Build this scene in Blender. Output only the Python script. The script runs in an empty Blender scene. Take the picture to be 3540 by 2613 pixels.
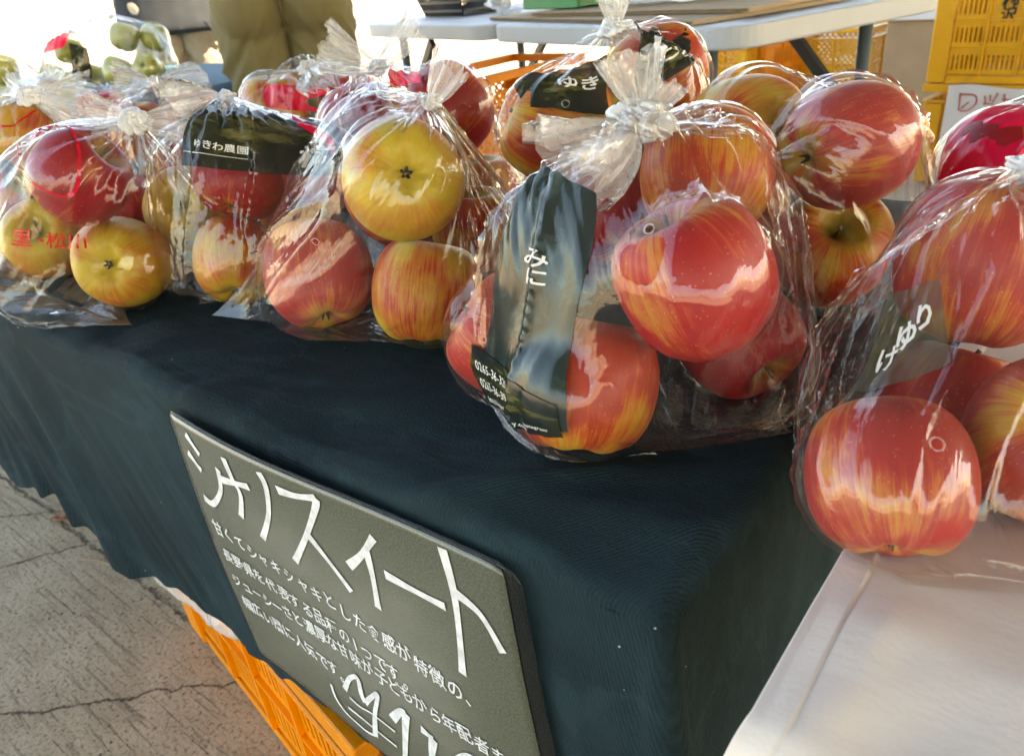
import bpy, bmesh, math, random
import numpy as np
from mathutils import Vector, Matrix, Euler

R = math.radians
scene = bpy.context.scene
C = scene.collection

# ------------------------------------------------------------------ camera
cam_data = bpy.data.cameras.new('camera')
cam_data.sensor_width = 36.0
cam_data.lens = 26.88
cam_data.clip_start = 0.02
cam_data.clip_end = 2000.0
cam_data.dof.use_dof = True
cam_data.dof.focus_distance = 0.52
cam_data.dof.aperture_fstop = 13.0
cam = bpy.data.objects.new('camera', cam_data)
C.objects.link(cam)
cam.matrix_world = Matrix(((0.782238, -0.226663, 0.580283, 0.0),
                           (0.61497, 0.429835, -0.6611, 0.0),
                           (-0.099579, 0.873994, 0.475624, 0.89),
                           (0, 0, 0, 1)))
scene.camera = cam

# ------------------------------------------------------------------ sky, sun, exposure
SUN_EL, SUN_AZ = 48.0, 60.0            # azimuth measured from +Y towards +X
world = bpy.data.worlds.new('World')
scene.world = world
world.use_nodes = True
wn = world.node_tree.nodes
wl = world.node_tree.links
sky = wn.new('ShaderNodeTexSky')
sky.sky_type = 'NISHITA'
sky.sun_disc = False
sky.sun_elevation = R(SUN_EL)
sky.sun_rotation = R(SUN_AZ)
sky.air_density = 1.0
sky.dust_density = 1.6
sky.ozone_density = 1.0
bg = wn['Background']
bg.inputs['Strength'].default_value = 0.15

wl.new(sky.outputs['Color'], bg.inputs['Color'])
sd = bpy.data.lights.new('sun', 'SUN')
sd.energy = 5.0
sd.angle = R(0.53)
sd.color = (1.0, 0.95, 0.87)
sun = bpy.data.objects.new('sun', sd)
C.objects.link(sun)
sdir = Vector((math.sin(R(SUN_AZ)) * math.cos(R(SUN_EL)), math.cos(R(SUN_AZ)) * math.cos(R(SUN_EL)), math.sin(R(SUN_EL))))
sun.rotation_euler = sdir.to_track_quat('Z', 'Y').to_euler()
sun.location = (3, 6, 8)

scene.view_settings.view_transform = 'Standard'
scene.view_settings.look = 'None'
scene.view_settings.exposure = 2.95
scene.view_settings.gamma = 1.0
scene.view_settings.use_white_balance = True
scene.view_settings.white_balance_temperature = 8900.0
scene.view_settings.white_balance_tint = 8.0
scene.view_settings.use_curve_mapping = False
scene.render.engine = 'CYCLES'
cy = scene.cycles
cy.max_bounces = 7
cy.diffuse_bounces = 3
cy.glossy_bounces = 3
cy.transmission_bounces = 4
cy.transparent_max_bounces = 40
cy.caustics_reflective = False
cy.caustics_refractive = False
cy.sample_clamp_indirect = 6.0
cy.use_denoising = True
cy.use_adaptive_sampling = True
cy.adaptive_threshold = 0.03

# ------------------------------------------------------------------ materials
def hexc(h):
    h = h.lstrip('#')
    c = [int(h[i:i + 2], 16) / 255 for i in (0, 2, 4)]
    return tuple(((x + 0.055) / 1.055) ** 2.4 if x > 0.04045 else x / 12.92 for x in c) + (1.0,)

class NT:
    def __init__(self, name):
        self.m = bpy.data.materials.new(name)
        self.m.use_nodes = True
        self.t = self.m.node_tree
        self.t.nodes.clear()
        self.out = self.n('ShaderNodeOutputMaterial')
    def n(self, typ, **kw):
        nd = self.t.nodes.new(typ)
        for k, v in kw.items():
            if hasattr(nd, k):
                setattr(nd, k, v)
        return nd
    def l(self, a, b):
        self.t.links.new(a, b)
    def put(self, sock, v):
        if isinstance(v, bpy.types.NodeSocket):
            self.l(v, sock)
        else:
            sock.default_value = v
    def math(self, op, a, b=0.0, c=0.0, clamp=False):
        nd = self.n('ShaderNodeMath', operation=op)
        nd.use_clamp = clamp
        self.put(nd.inputs[0], a); self.put(nd.inputs[1], b)
        if len(nd.inputs) > 2:
            self.put(nd.inputs[2], c)
        return nd.outputs[0]
    def mix(self, f, a, b, typ='RGBA', blend='MIX'):
        nd = self.n('ShaderNodeMix', data_type=typ)
        if typ == 'RGBA':
            nd.blend_type = blend
            ia, ib, o = nd.inputs[6], nd.inputs[7], nd.outputs[2]
        else:
            ia, ib, o = nd.inputs[2], nd.inputs[3], nd.outputs[0]
        self.put(nd.inputs[0], f); self.put(ia, a); self.put(ib, b)
        return o
    def noise(self, vec, scale, detail=4.0, rough=0.55, dist=0.0):
        nd = self.n('ShaderNodeTexNoise')
        if vec is not None:
            self.l(vec, nd.inputs['Vector'])
        nd.inputs['Scale'].default_value = scale
        nd.inputs['Detail'].default_value = detail
        nd.inputs['Roughness'].default_value = rough
        nd.inputs['Distortion'].default_value = dist
        return nd.outputs['Fac']
    def ramp(self, f, stops):
        nd = self.n('ShaderNodeValToRGB')
        e = nd.color_ramp.elements
        while len(e) < len(stops):
            e.new(0.5)
        for el, (p, c) in zip(e, stops):
            el.position = p
            el.color = c if len(c) == 4 else tuple(c) + (1,)
        self.put(nd.inputs[0], f)
        return nd.outputs[0]
    def maprange(self, v, a, b, c=0.0, d=1.0, smooth=False):
        nd = self.n('ShaderNodeMapRange')
        if smooth:
            nd.interpolation_type = 'SMOOTHSTEP'
        self.put(nd.inputs[0], v)
        for i, x in enumerate((a, b, c, d)):
            self.put(nd.inputs[i + 1], x)
        return nd.outputs[0]
    def mapping(self, vec, scale=(1, 1, 1), loc=(0, 0, 0), rot=(0, 0, 0)):
        nd = self.n('ShaderNodeMapping')
        self.l(vec, nd.inputs[0])
        nd.inputs['Location'].default_value = loc
        nd.inputs['Rotation'].default_value = rot
        nd.inputs['Scale'].default_value = scale
        return nd.outputs[0]
    def bump(self, h, strength=0.3, dist=0.01, normal=None):
        nd = self.n('ShaderNodeBump')
        nd.inputs['Strength'].default_value = strength
        nd.inputs['Distance'].default_value = dist
        self.l(h, nd.inputs['Height'])
        if normal is not None:
            self.l(normal, nd.inputs['Normal'])
        return nd.outputs[0]
    def coord(self, which='Object'):
        return self.n('ShaderNodeTexCoord').outputs[which]
    def principled(self, **kw):
        p = self.n('ShaderNodeBsdfPrincipled')
        for k, v in kw.items():
            self.put(p.inputs[k.replace('_', ' ')], v)
        self.l(p.outputs[0], self.out.inputs['Surface'])
        return p

MAT = {}

def simple(name, col, rough=0.5, var=0.12, scale=6.0, bump=0.0, bscale=60.0, spec=0.5, metal=0.0, coat=0.0, dark=None):
    n = NT(name)
    co = n.coord('Object')
    f = n.noise(co, scale, 5)
    c0 = tuple(x * (1 - var) for x in col[:3]) + (1,)
    c1 = tuple(min(1, x * (1 + var)) for x in col[:3]) + (1,)
    col_s = n.mix(n.maprange(f, 0.3, 0.7), c0, c1)
    if dark is not None:
        g = n.noise(co, scale * 2.3, 6, 0.7)
        col_s = n.mix(n.maprange(g, 0.55, 0.75, 0, 0.6), col_s, dark)
    kw = dict(Base_Color=col_s, Roughness=n.maprange(f, 0.2, 0.8, max(rough - 0.08, 0.02), rough + 0.08))
    p = n.principled(**kw)
    p.inputs['Specular IOR Level'].default_value = spec
    p.inputs['Metallic'].default_value = metal
    p.inputs['Coat Weight'].default_value = coat
    if bump > 0:
        n.l(n.bump(n.noise(co, bscale, 4), bump, 0.002), p.inputs['Normal'])
    MAT[name] = n.m
    return n.m

simple('added_canopy', (0.16, 0.16, 0.155), 0.8)
simple('stem', (0.12, 0.07, 0.03), 0.7, 0.3, 200)
simple('calyx', (0.05, 0.04, 0.02), 0.8, 0.3, 200)
simple('crate_yellow', hexc('#e0a015'), 0.42, 0.10, 5, 0.15, 40, dark=(0.42, 0.22, 0.02, 1))
simple('crate_orange', hexc('#f08c0a'), 0.40, 0.10, 5, 0.12, 40, dark=(0.62, 0.2, 0.01, 1))
simple('table_plastic', (0.42, 0.43, 0.44), 0.5, 0.05, 4, 0.1, 150)
simple('leg_metal', (0.10, 0.12, 0.13), 0.45, 0.1, 5, metal=0.3)
simple('dark_metal', (0.025, 0.028, 0.03), 0.5, 0.1, 5)
simple('cardboard', (0.36, 0.25, 0.15), 0.85, 0.1, 8, 0.2, 90)
simple('carton_edge', (0.14, 0.09, 0.05), 0.9, 0.35, 120)
simple('black_plastic', (0.012, 0.012, 0.013), 0.4, 0.1)
simple('green_plastic', (0.03, 0.22, 0.08), 0.4, 0.1)
simple('blue_plastic', (0.05, 0.35, 0.55), 0.4, 0.1)
simple('dark_fabric', (0.012, 0.014, 0.018), 0.9, 0.2, 12, 0.3, 300)
simple('beige_fabric', (0.42, 0.32, 0.22), 0.9, 0.12, 10, 0.3, 300)
simple('khaki', (0.14, 0.112, 0.045), 0.85, 0.14, 7, 0.35, 260)
simple('belt', (0.02, 0.015, 0.01), 0.5)
simple('skin', (0.5, 0.3, 0.2), 0.55, 0.05)
simple('hair', (0.015, 0.012, 0.01), 0.6, 0.3, 60)
simple('shoe', (0.03, 0.03, 0.03), 0.6)
simple('paper', (0.62, 0.61, 0.63), 0.8, 0.05, 4, 0.4, 12)
simple('ink_black', (0.01, 0.01, 0.01), 0.6)
simple('ink_red', (0.42, 0.045, 0.02), 0.6)
simple('white_paint', (0.70, 0.72, 0.76), 0.6, 0.22, 110)
simple('white_print', (0.80, 0.80, 0.80), 0.4, 0.03)
simple('white_box', (0.72, 0.73, 0.75), 0.6, 0.04)
simple('leaf_dry', (0.35, 0.17, 0.10), 0.8, 0.3, 60)
simple('navy_cloth', (0.012, 0.018, 0.03), 0.9, 0.2)

# blue cloth of the far table
simple('teal_cloth', (0.030, 0.085, 0.125), 0.8, 0.15, 3, 0.3, 200)

def mat_film(name, haze=0.003, edge=0.03, rough=0.02, bump=0.16, tint=(0.985, 0.985, 0.985, 1), fres=0.045, hole=False):
    n = NT(name)
    uv = n.n('ShaderNodeUVMap').outputs[0]
    # fine creases running up the film, plus crumples
    v1 = n.mapping(uv, (150, 14, 1))
    a = n.noise(v1, 1.0, 1.5, 0.5, 0.3)
    v2 = n.mapping(uv, (60, 60, 1))
    b = n.noise(v2, 1.0, 1.5, 0.5, 0.4)
    ridge = n.math('ABSOLUTE', n.math('SUBTRACT', a, 0.5))
    ridge2 = n.math('ABSOLUTE', n.math('SUBTRACT', b, 0.5))
    h = n.math('ADD', n.math('MULTIPLY', ridge, 1.0), n.math('MULTIPLY', ridge2, 1.2))
    nb = n.bump(h, bump, 0.004)
    lw = n.n('ShaderNodeLayerWeight')
    lw.inputs['Blend'].default_value = 0.5
    n.l(nb, lw.inputs['Normal'])
    fc = lw.outputs['Facing']
    F = n.math('ADD', n.math('MULTIPLY', n.math('POWER', fc, 4.6), 0.85), fres, clamp=True)
    hz = n.math('ADD', n.math('MULTIPLY', n.math('POWER', fc, 2.0), edge), haze, clamp=True)
    tr = n.n('ShaderNodeBsdfTransparent'); tr.inputs[0].default_value = tint
    df = n.n('ShaderNodeBsdfDiffuse'); df.inputs[0].default_value = (0.9, 0.9, 0.92, 1)
    gl = n.n('ShaderNodeBsdfGlossy'); gl.inputs['Color'].default_value = (1, 1, 1, 1); gl.inputs['Roughness'].default_value = rough
    n.l(nb, gl.inputs['Normal']); n.l(nb, df.inputs['Normal'])
    m1 = df
    m2 = n.n('ShaderNodeMixShader'); n.l(hz, m2.inputs[0])
    n.l(tr.outputs[0], m2.inputs[1]); n.l(m1.outputs[0], m2.inputs[2])
    m3 = n.n('ShaderNodeMixShader'); n.l(F, m3.inputs[0])
    n.l(m2.outputs[0], m3.inputs[1]); n.l(gl.outputs[0], m3.inputs[2])
    n.l(m3.outputs[0], n.out.inputs['Surface'])
    MAT[name] = n.m
    return n.m

mat_film('film')
mat_film('film_tail', haze=0.26, edge=0.40, rough=0.12, bump=0.35)
mat_film('film_knot', haze=0.80, edge=0.15, rough=0.30, bump=0.35, fres=0.04)
mat_film('bag_plastic', haze=0.40, edge=0.3, rough=0.2, bump=0.8)

def mat_print(name, col, alpha=0.93, pic=None, rough=0.16):
    """ink printed on the film: nearly opaque, glossy"""
    n = NT(name)
    uv = n.n('ShaderNodeUVMap').outputs[0]
    colr = col
    if pic is not None:
        f = n.noise(n.mapping(uv, (3.2, 5.5, 1)), 1.0, 6, 0.62, 0.6)
        g = n.noise(n.mapping(uv, (1.6, 1.4, 1), (3, 7, 0)), 1.0, 2, 0.5)
        pc = n.ramp(f, [(0.32, (0.008, 0.012, 0.01)), (0.5, pic[0]), (0.62, pic[1]), (0.72, pic[2])])
        colr = n.mix(n.maprange(g, 0.46, 0.60), col, pc)
    nb = n.bump(n.math('ABSOLUTE', n.math('SUBTRACT', n.noise(n.mapping(uv, (14, 4, 1)), 1.0, 4, 0.6, 0.5), 0.5)), 0.07, 0.004)
    p = n.n('ShaderNodeBsdfPrincipled')
    n.put(p.inputs['Base Color'], colr)
    p.inputs['Roughness'].default_value = rough
    p.inputs['Specular IOR Level'].default_value = 0.45
    n.l(nb, p.inputs['Normal'])
    tr = n.n('ShaderNodeBsdfTransparent')
    m = n.n('ShaderNodeMixShader'); m.inputs[0].default_value = alpha
    n.l(tr.outputs[0], m.inputs[1]); n.l(p.outputs[0], m.inputs[2])
    n.l(m.outputs[0], n.out.inputs['Surface'])
    MAT[name] = n.m
    return n.m

mat_print('label_dark', (0.012, 0.02, 0.021, 1), 0.95, ((0.03, 0.035, 0.014), (0.12, 0.11, 0.04), (0.26, 0.22, 0.13)))
mat_print('label_teal', (0.016, 0.034, 0.034, 1), 0.95, ((0.02, 0.035, 0.03), (0.05, 0.08, 0.075), (0.10, 0.15, 0.14)))
mat_print('label_sheer', (0.10, 0.10, 0.09, 1), 0.62, ((0.10, 0.09, 0.05), (0.22, 0.20, 0.13), (0.35, 0.33, 0.26)))
mat_print('print_red', (0.62, 0.008, 0.03, 1), 0.92)
mat_print('print_red_panel', (0.78, 0.006, 0.055, 1), 0.93)
mat_print('print_white', (0.78, 0.78, 0.77, 1), 0.96, rough=0.3)

# --- apple skin: streaks running from pole to pole, colours from the object colour
def mat_apple():
    n = NT('apple_skin')
    co = n.coord('Object')
    oi = n.n('ShaderNodeObjectInfo')
    sep = n.n('ShaderNodeSeparateXYZ'); n.l(co, sep.inputs[0])
    x, y, z = sep.outputs
    ang = n.math('ARCTAN2', y, x)
    rad = n.math('SQRT', n.math('ADD', n.math('MULTIPLY', x, x), n.math('MULTIPLY', y, y)))
    lat = n.math('ARCTAN2', z, rad)
    rnd = n.math('MULTIPLY', oi.outputs['Random'], 37.0)
    ca, sa = n.math('COSINE', ang), n.math('SINE', ang)
    def streak(fr, fl, off):
        cb = n.n('ShaderNodeCombineXYZ')
        n.l(n.math('MULTIPLY', ca, fr), cb.inputs[0])
        n.l(n.math('MULTIPLY', sa, fr), cb.inputs[1])
        n.l(n.math('ADD', n.math('MULTIPLY', lat, fl), n.math('ADD', rnd, off)), cb.inputs[2])
        return cb.outputs[0]
    s1 = n.noise(streak(12, 1.1, 0), 1.0, 5, 0.62, 0.3)
    s2 = n.noise(streak(42, 2.4, 9), 1.0, 4, 0.6, 0.3)
    blotch = n.noise(streak(1.1, 1.0, 21), 1.0, 3, 0.5)
    red = oi.outputs['Alpha']
    # redness: coverage + streaks - less towards the stem cavity and the calyx
    pole = n.math('POWER', n.math('ABSOLUTE', n.math('DIVIDE', lat, 1.57)), 3.0)
    k = n.math('ADD', n.math('MULTIPLY', n.math('SUBTRACT', s1, 0.5), 0.95), n.math('MULTIPLY', n.math('SUBTRACT', s2, 0.5), 0.62))
    k = n.math('ADD', k, n.math('MULTIPLY', n.math('SUBTRACT', blotch, 0.5), 1.9))
    k = n.math('ADD', k, red)
    k = n.math('SUBTRACT', k, n.math('MULTIPLY', pole, 0.85))
    k = n.maprange(k, -0.10, 0.95, 0, 1, True)
    yel = n.mix(n.noise(streak(5, 2, 40), 1.0, 4), (0.60, 0.36, 0.035, 1), (0.44, 0.38, 0.045, 1))
    hue = oi.outputs['Color']
    base = n.mix(n.math('MULTIPLY', k, 1.0), yel, hue)
    deep = n.mix(n.maprange(k, 0.75, 1.0, 0, 0.75), base, n.mix(0.55, hue, (0.18, 0.006, 0.012, 1)))
    # green only in the stem cavity
    cav = n.math('MULTIPLY', n.maprange(lat, 1.10, 1.42, 0, 1), 0.7)
    deep = n.mix(cav, deep, (0.20, 0.20, 0.03, 1))
    # lenticels
    vor = n.n('ShaderNodeTexVoronoi'); vor.feature = 'F1'
    n.l(co, vor.inputs['Vector']); vor.inputs['Scale'].default_value = 15
    dot = n.maprange(vor.outputs['Distance'], 0.10, 0.16, 1, 0)
    spn = n.maprange(n.noise(co, 3, 2), 0.42, 0.5)
    deep = n.mix(n.math('MULTIPLY', n.math('MULTIPLY', dot, spn), 0.42), deep, (0.72, 0.50, 0.25, 1))
    # russet flecks and bruises
    ru = n.maprange(n.noise(co, 7, 6, 0.7), 0.66, 0.74, 0, 0.30)
    deep = n.mix(ru, deep, (0.25, 0.10, 0.03, 1))
    p = n.principled(Base_Color=deep)
    p.inputs['Roughness'].default_value = 0.46
    p.inputs['Specular IOR Level'].default_value = 0.28
    p.inputs['Coat Weight'].default_value = 0.05
    p.inputs['Coat Roughness'].default_value = 0.15
    n.l(n.bump(n.noise(co, 12, 4), 0.05, 0.01), p.inputs['Normal'])
    MAT['apple'] = n.m
mat_apple()

def mat_apple_green():
    n = NT('apple_skin_green')
    co = n.coord('Object')
    f = n.noise(co, 14, 4)
    c = n.mix(n.maprange(f, 0.35, 0.7), (0.20, 0.23, 0.03, 1), (0.34, 0.30, 0.05, 1))
    c = n.mix(n.maprange(n.noise(co, 8, 2), 0.55, 0.75, 0, 0.35), c, (0.42, 0.22, 0.05, 1))
    p = n.principled(Base_Color=c)
    p.inputs['Roughness'].default_value = 0.34
    MAT['apple_green'] = n.m
mat_apple_green()

def mat_twill(name, c0, c1, scale, bstr, sheen=0.2, lint=True, rough=0.88, soft=0.14):
    n = NT(name)
    co = n.coord('Object')
    f = n.noise(co, 7, 5, 0.6)
    col = n.mix(n.maprange(f, 0.3, 0.7), c0, c1)
    w = n.n('ShaderNodeTexWave'); w.wave_type = 'BANDS'; w.bands_direction = 'X'
    n.l(n.mapping(co, (1, 1, 1), (0, 0, 0), (0.0, 0.4, R(38))), w.inputs['Vector'])
    w.inputs['Scale'].default_value = scale
    w.inputs['Distortion'].default_value = 1.2
    w.inputs['Detail'].default_value = 2
    w.inputs['Detail Scale'].default_value = 1.5
    col = n.mix(n.math('MULTIPLY', w.outputs['Fac'], 0.30), col, tuple(min(1, x * 2.0) for x in c1[:3]) + (1,))
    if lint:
        # crease lines lightened to paint in wrinkle shading, plus dusty patches
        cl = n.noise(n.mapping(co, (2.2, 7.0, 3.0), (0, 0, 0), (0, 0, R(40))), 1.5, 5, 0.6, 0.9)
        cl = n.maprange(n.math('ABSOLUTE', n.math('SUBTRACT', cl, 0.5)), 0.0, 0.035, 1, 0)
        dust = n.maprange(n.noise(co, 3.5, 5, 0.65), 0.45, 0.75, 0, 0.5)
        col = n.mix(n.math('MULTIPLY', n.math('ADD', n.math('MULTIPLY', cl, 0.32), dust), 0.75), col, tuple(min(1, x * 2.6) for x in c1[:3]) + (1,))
        v = n.n('ShaderNodeTexVoronoi'); n.l(co, v.inputs['Vector']); v.inputs['Scale'].default_value = 55
        d = n.maprange(v.outputs['Distance'], 0.028, 0.042, 1, 0)
        s = n.maprange(n.noise(co, 17, 1), 0.57, 0.59)
        col = n.mix(n.math('MULTIPLY', d, s), col, (0.5, 0.5, 0.5, 1))
    p = n.principled(Base_Color=col, Roughness=rough)
    p.inputs['Specular IOR Level'].default_value = 0.15
    p.inputs['Sheen Weight'].default_value = sheen
    p.inputs['Sheen Roughness'].default_value = 0.5
    h = n.math('ADD', n.math('MULTIPLY', w.outputs['Fac'], 0.25), n.noise(co, 420, 2))
    nb = n.bump(h, bstr, 0.0012)
    nb = n.bump(n.noise(n.mapping(co, (3, 14, 6), (0, 0, 0), (0, 0, 0.5)), 1.6, 4, 0.6, 0.6), soft, 0.02, nb)
    n.l(nb, p.inputs['Normal'])
    MAT[name] = n.m

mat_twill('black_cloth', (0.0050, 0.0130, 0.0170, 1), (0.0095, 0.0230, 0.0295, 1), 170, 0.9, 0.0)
mat_twill('cream_cloth', (0.76, 0.66, 0.60, 1), (0.82, 0.73, 0.675, 1), 700, 0.25, 0.0, False, 0.88, 0.06)

def mat_board():
    n = NT('sign_board')
    uv = n.n('ShaderNodeUVMap').outputs[0]
    f = n.noise(n.mapping(uv, (220, 220, 1)), 1.0, 4, 0.7, 0.4)
    g = n.noise(n.mapping(uv, (3, 3, 1)), 1.0, 3)
    col = n.mix(n.maprange(f, 0.38, 0.64), (0.030, 0.040, 0.024, 1), (0.115, 0.125, 0.095, 1))
    # paper print of a chalkboard: dark border, wiped centre; lighter mottling imitates reflections
    s = n.n('ShaderNodeSeparateXYZ'); n.l(uv, s.inputs[0])
    ex = n.math('MINIMUM', s.outputs[0], n.math('SUBTRACT', 1.0, s.outputs[0]))
    ey = n.math('MINIMUM', s.outputs[1], n.math('SUBTRACT', 1.0, s.outputs[1]))
    e = n.maprange(n.math('MINIMUM', ex, ey), 0.0, 0.45, 0, 1, True)
    col = n.mix(n.math('MULTIPLY', e, n.maprange(g, 0.3, 0.7, 0.25, 0.75)), col, (0.27, 0.275, 0.245, 1))
    p = n.principled(Base_Color=col)
    p.inputs['Roughness'].default_value = 0.55
    p.inputs['Coat Weight'].default_value = 0.9
    p.inputs['Coat Roughness'].default_value = 0.10
    MAT['sign_board'] = n.m
mat_board()

def mat_laminate():
    n = NT('laminate')
    tr = n.n('ShaderNodeBsdfTransparent'); tr.inputs[0].default_value = (0.9, 0.92, 0.92, 1)
    p = n.n('ShaderNodeBsdfPrincipled')
    p.inputs['Base Color'].default_value = (0.03, 0.035, 0.035, 1); p.inputs['Roughness'].default_value = 0.12
    m = n.n('ShaderNodeMixShader'); m.inputs[0].default_value = 0.30
    n.l(tr.outputs[0], m.inputs[1]); n.l(p.outputs[0], m.inputs[2])
    n.l(m.outputs[0], n.out.inputs['Surface'])
    MAT['laminate'] = n.m
mat_laminate()

def mat_concrete():
    n = NT('concrete')
    co = n.coord('Object')
    s = n.n('ShaderNodeSeparateXYZ'); n.l(co, s.inputs[0])
    x, y = s.outputs[0], s.outputs[1]
    big = n.noise(co, 1.2, 5, 0.6)
    mid = n.noise(co, 9, 6, 0.65)
    fine = n.noise(co, 160, 4, 0.7)
    col = n.ramp(mid, [(0.25, (0.34, 0.26, 0.175)), (0.5, (0.46, 0.37, 0.265)), (0.75, (0.56, 0.465, 0.345))])
    col = n.mix(n.maprange(big, 0.3, 0.7, 0.0, 0.45), col, (0.33, 0.265, 0.185, 1))
    col = n.mix(n.maprange(fine, 0.34, 0.48, 0.8, 0), col, (0.10, 0.08, 0.055, 1))
    col = n.mix(n.maprange(fine, 0.60, 0.70, 0, 0.45), col, (0.64, 0.58, 0.48, 1))
    # broom-finish grooves running obliquely
    gr = n.n('ShaderNodeMapping'); n.l(co, gr.inputs[0]); gr.inputs['Rotation'].default_value = (0, 0, R(-38)); gr.inputs['Scale'].default_value = (7, 120, 1)
    groove = n.noise(gr.outputs[0], 1.0, 5, 0.7, 0.8)
    gm = n.maprange(groove, 0.56, 0.66, 0, 1)
    # pits
    v = n.n('ShaderNodeTexVoronoi'); n.l(co, v.inputs['Vector']); v.inputs['Scale'].default_value = 75
    pit = n.math('MULTIPLY', n.maprange(v.outputs['Distance'], 0.08, 0.20, 1, 0), n.maprange(n.noise(co, 11, 2), 0.52, 0.62))
    # cracks and slab joint: wandering lines (a x + b y + c = 0)
    wob = n.math('ADD', n.math('MULTIPLY', n.math('SUBTRACT', n.noise(co, 9, 6, 0.7), 0.5), 0.055), n.math('MULTIPLY', n.math('SUBTRACT', n.noise(co, 45, 5, 0.75), 0.5), 0.022))
    def line(a, b, c, w):
        L = math.hypot(a, b)
        d = n.math('ADD', n.math('ADD', n.math('MULTIPLY', x, a / L), n.math('MULTIPLY', y, b / L)), c / L)
        d = n.math('ABSOLUTE', n.math('ADD', d, wob))
        return n.maprange(d, w * 0.4, w, 1, 0)
    cr = line(0.0, 1.0, -0.335, 0.0055)
    for (x0, y0, x1, y1, w) in ((-1.4912, 0.2032, -1.40, 0.345, 0.0028), (-1.1276, 0.0679, -0.8477, 0.33, 0.0028), (-1.0, 0.02, -0.7, 0.25, 0.002), (-1.9, 0.05, -1.6, 0.33, 0.002)):
        a, b = y1 - y0, -(x1 - x0)
        cr = n.math('MAXIMUM', cr, line(a, b, -(a * x0 + b * y0), w))
    cr = n.math('MULTIPLY', cr, n.maprange(n.noise(co, 26, 4, 0.7), 0.36, 0.52, 0.25, 1.0))
    dk = n.math('MAXIMUM', n.math('MULTIPLY', gm, 0.20), n.math('MULTIPLY', pit, 0.6))
    dk = n.math('MAXIMUM', dk, n.math('MULTIPLY', cr, 0.85))
    col = n.mix(dk, col, (0.055, 0.040, 0.026, 1))
    st = n.maprange(n.noise(n.mapping(co, (1, 1, 1), (5, 2, 0)), 6, 3), 0.70, 0.76, 0, 0.5)
    col = n.mix(st, col, (0.07, 0.07, 0.06, 1))
    p = n.principled(Base_Color=col)
    p.inputs['Roughness'].default_value = 0.9
    p.inputs['Specular IOR Level'].default_value = 0.25
    h = n.math('SUBTRACT', n.math('ADD', n.math('MULTIPLY', fine, 0.35), n.math('MULTIPLY', mid, 0.5)), n.math('MULTIPLY', dk, 0.9))
    n.l(n.bump(h, 1.0, 0.009), p.inputs['Normal'])
    MAT['concrete'] = n.m
mat_concrete()

# ------------------------------------------------------------------ helpers
def link(o):
    C.objects.link(o)
    return o

def mesh_obj(name, verts, faces, mat, parent=None, smooth=False, uv=None):
    me = bpy.data.meshes.new(name)
    me.from_pydata([tuple(map(float, v)) for v in verts], [], faces)
    if uv is not None:
        ul = me.uv_layers.new(name='UVMap')
        li = np.empty(len(me.loops), dtype=np.int32)
        me.loops.foreach_get('vertex_index', li)
        ul.data.foreach_set('uv', np.asarray(uv, dtype=np.float32)[li].ravel())
    me.materials.append(MAT[mat])
    if smooth:
        me.polygons.foreach_set('use_smooth', [True] * len(me.polygons))
    me.update()
    o = link(bpy.data.objects.new(name, me))
    if parent is not None:
        o.parent = parent
    return o

class MB:
    """collects boxes, tubes and sheets into one mesh"""
    def __init__(self):
        self.v = []; self.f = []
    def box(self, c, s, rot=None):
        i = len(self.v)
        for dx in (-.5, .5):
            for dy in (-.5, .5):
                for dz in (-.5, .5):
                    p = Vector((dx * s[0], dy * s[1], dz * s[2]))
                    if rot is not None:
                        p = rot @ p
                    self.v.append((c[0] + p.x, c[1] + p.y, c[2] + p.z))
        for q in ((0, 1, 3, 2), (4, 6, 7, 5), (0, 4, 5, 1), (2, 3, 7, 6), (0, 2, 6, 4), (1, 5, 7, 3)):
            self.f.append(tuple(i + k for k in q))
        return self
    def bar(self, a, b, w, t, up=(0, 0, 1)):
        a, b = Vector(a), Vector(b)
        d = b - a; L = d.length
        if L < 1e-6:
            return self
        x = d / L
        z = Vector(up) - x * x.dot(Vector(up))
        if z.length < 1e-4:
            z = Vector((0, 1, 0)) - x * x.y
        z.normalize(); y = z.cross(x)
        return self.box((a + b) / 2, (L, w, t), Matrix((x, y, z)).transposed())
    def tube(self, pts, r, n=8, cap=True):
        pts = [Vector(p) for p in pts]
        rr = r if isinstance(r, (list, tuple)) else [r] * len(pts)
        base = len(self.v)
        for k, p in enumerate(pts):
            d = (pts[min(k + 1, len(pts) - 1)] - pts[max(k - 1, 0)]).normalized()
            u = d.cross(Vector((0.13, 0.21, 0.97)))
            if u.length < 1e-3:
                u = d.cross(Vector((1, 0, 0)))
            u.normalize(); w = d.cross(u)
            for j in range(n):
                a = 2 * math.pi * j / n
                q = p + (u * math.cos(a) + w * math.sin(a)) * rr[k]
                self.v.append(tuple(q))
        for k in range(len(pts) - 1):
            for j in range(n):
                a, b = base + k * n + j, base + k * n + (j + 1) % n
                self.f.append((a, b, b + n, a + n))
        if cap:
            self.f.append(tuple(base + j for j in reversed(range(n))))
            self.f.append(tuple(base + (len(pts) - 1) * n + j for j in range(n)))
        return self
    def build(self, name, mat, parent=None, smooth=False, bevel=0.0):
        o = mesh_obj(name, self.v, self.f, mat, parent, smooth)
        if bevel:
            b = o.modifiers.new('bevel', 'BEVEL'); b.width = bevel; b.segments = 2; b.limit_method = 'ANGLE'
        return o

def tag(o, label=None, cat=None, group=None, kind=None):
    for k, v in (('label', label), ('category', cat), ('group', group), ('kind', kind)):
        if v:
            o[k] = v
    return o

def empty(name, loc=(0, 0, 0), rz=0.0):
    o = link(bpy.data.objects.new(name, None))
    o.empty_display_size = 0.05
    o.location = loc
    o.rotation_euler = (0, 0, rz)
    return o

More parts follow.
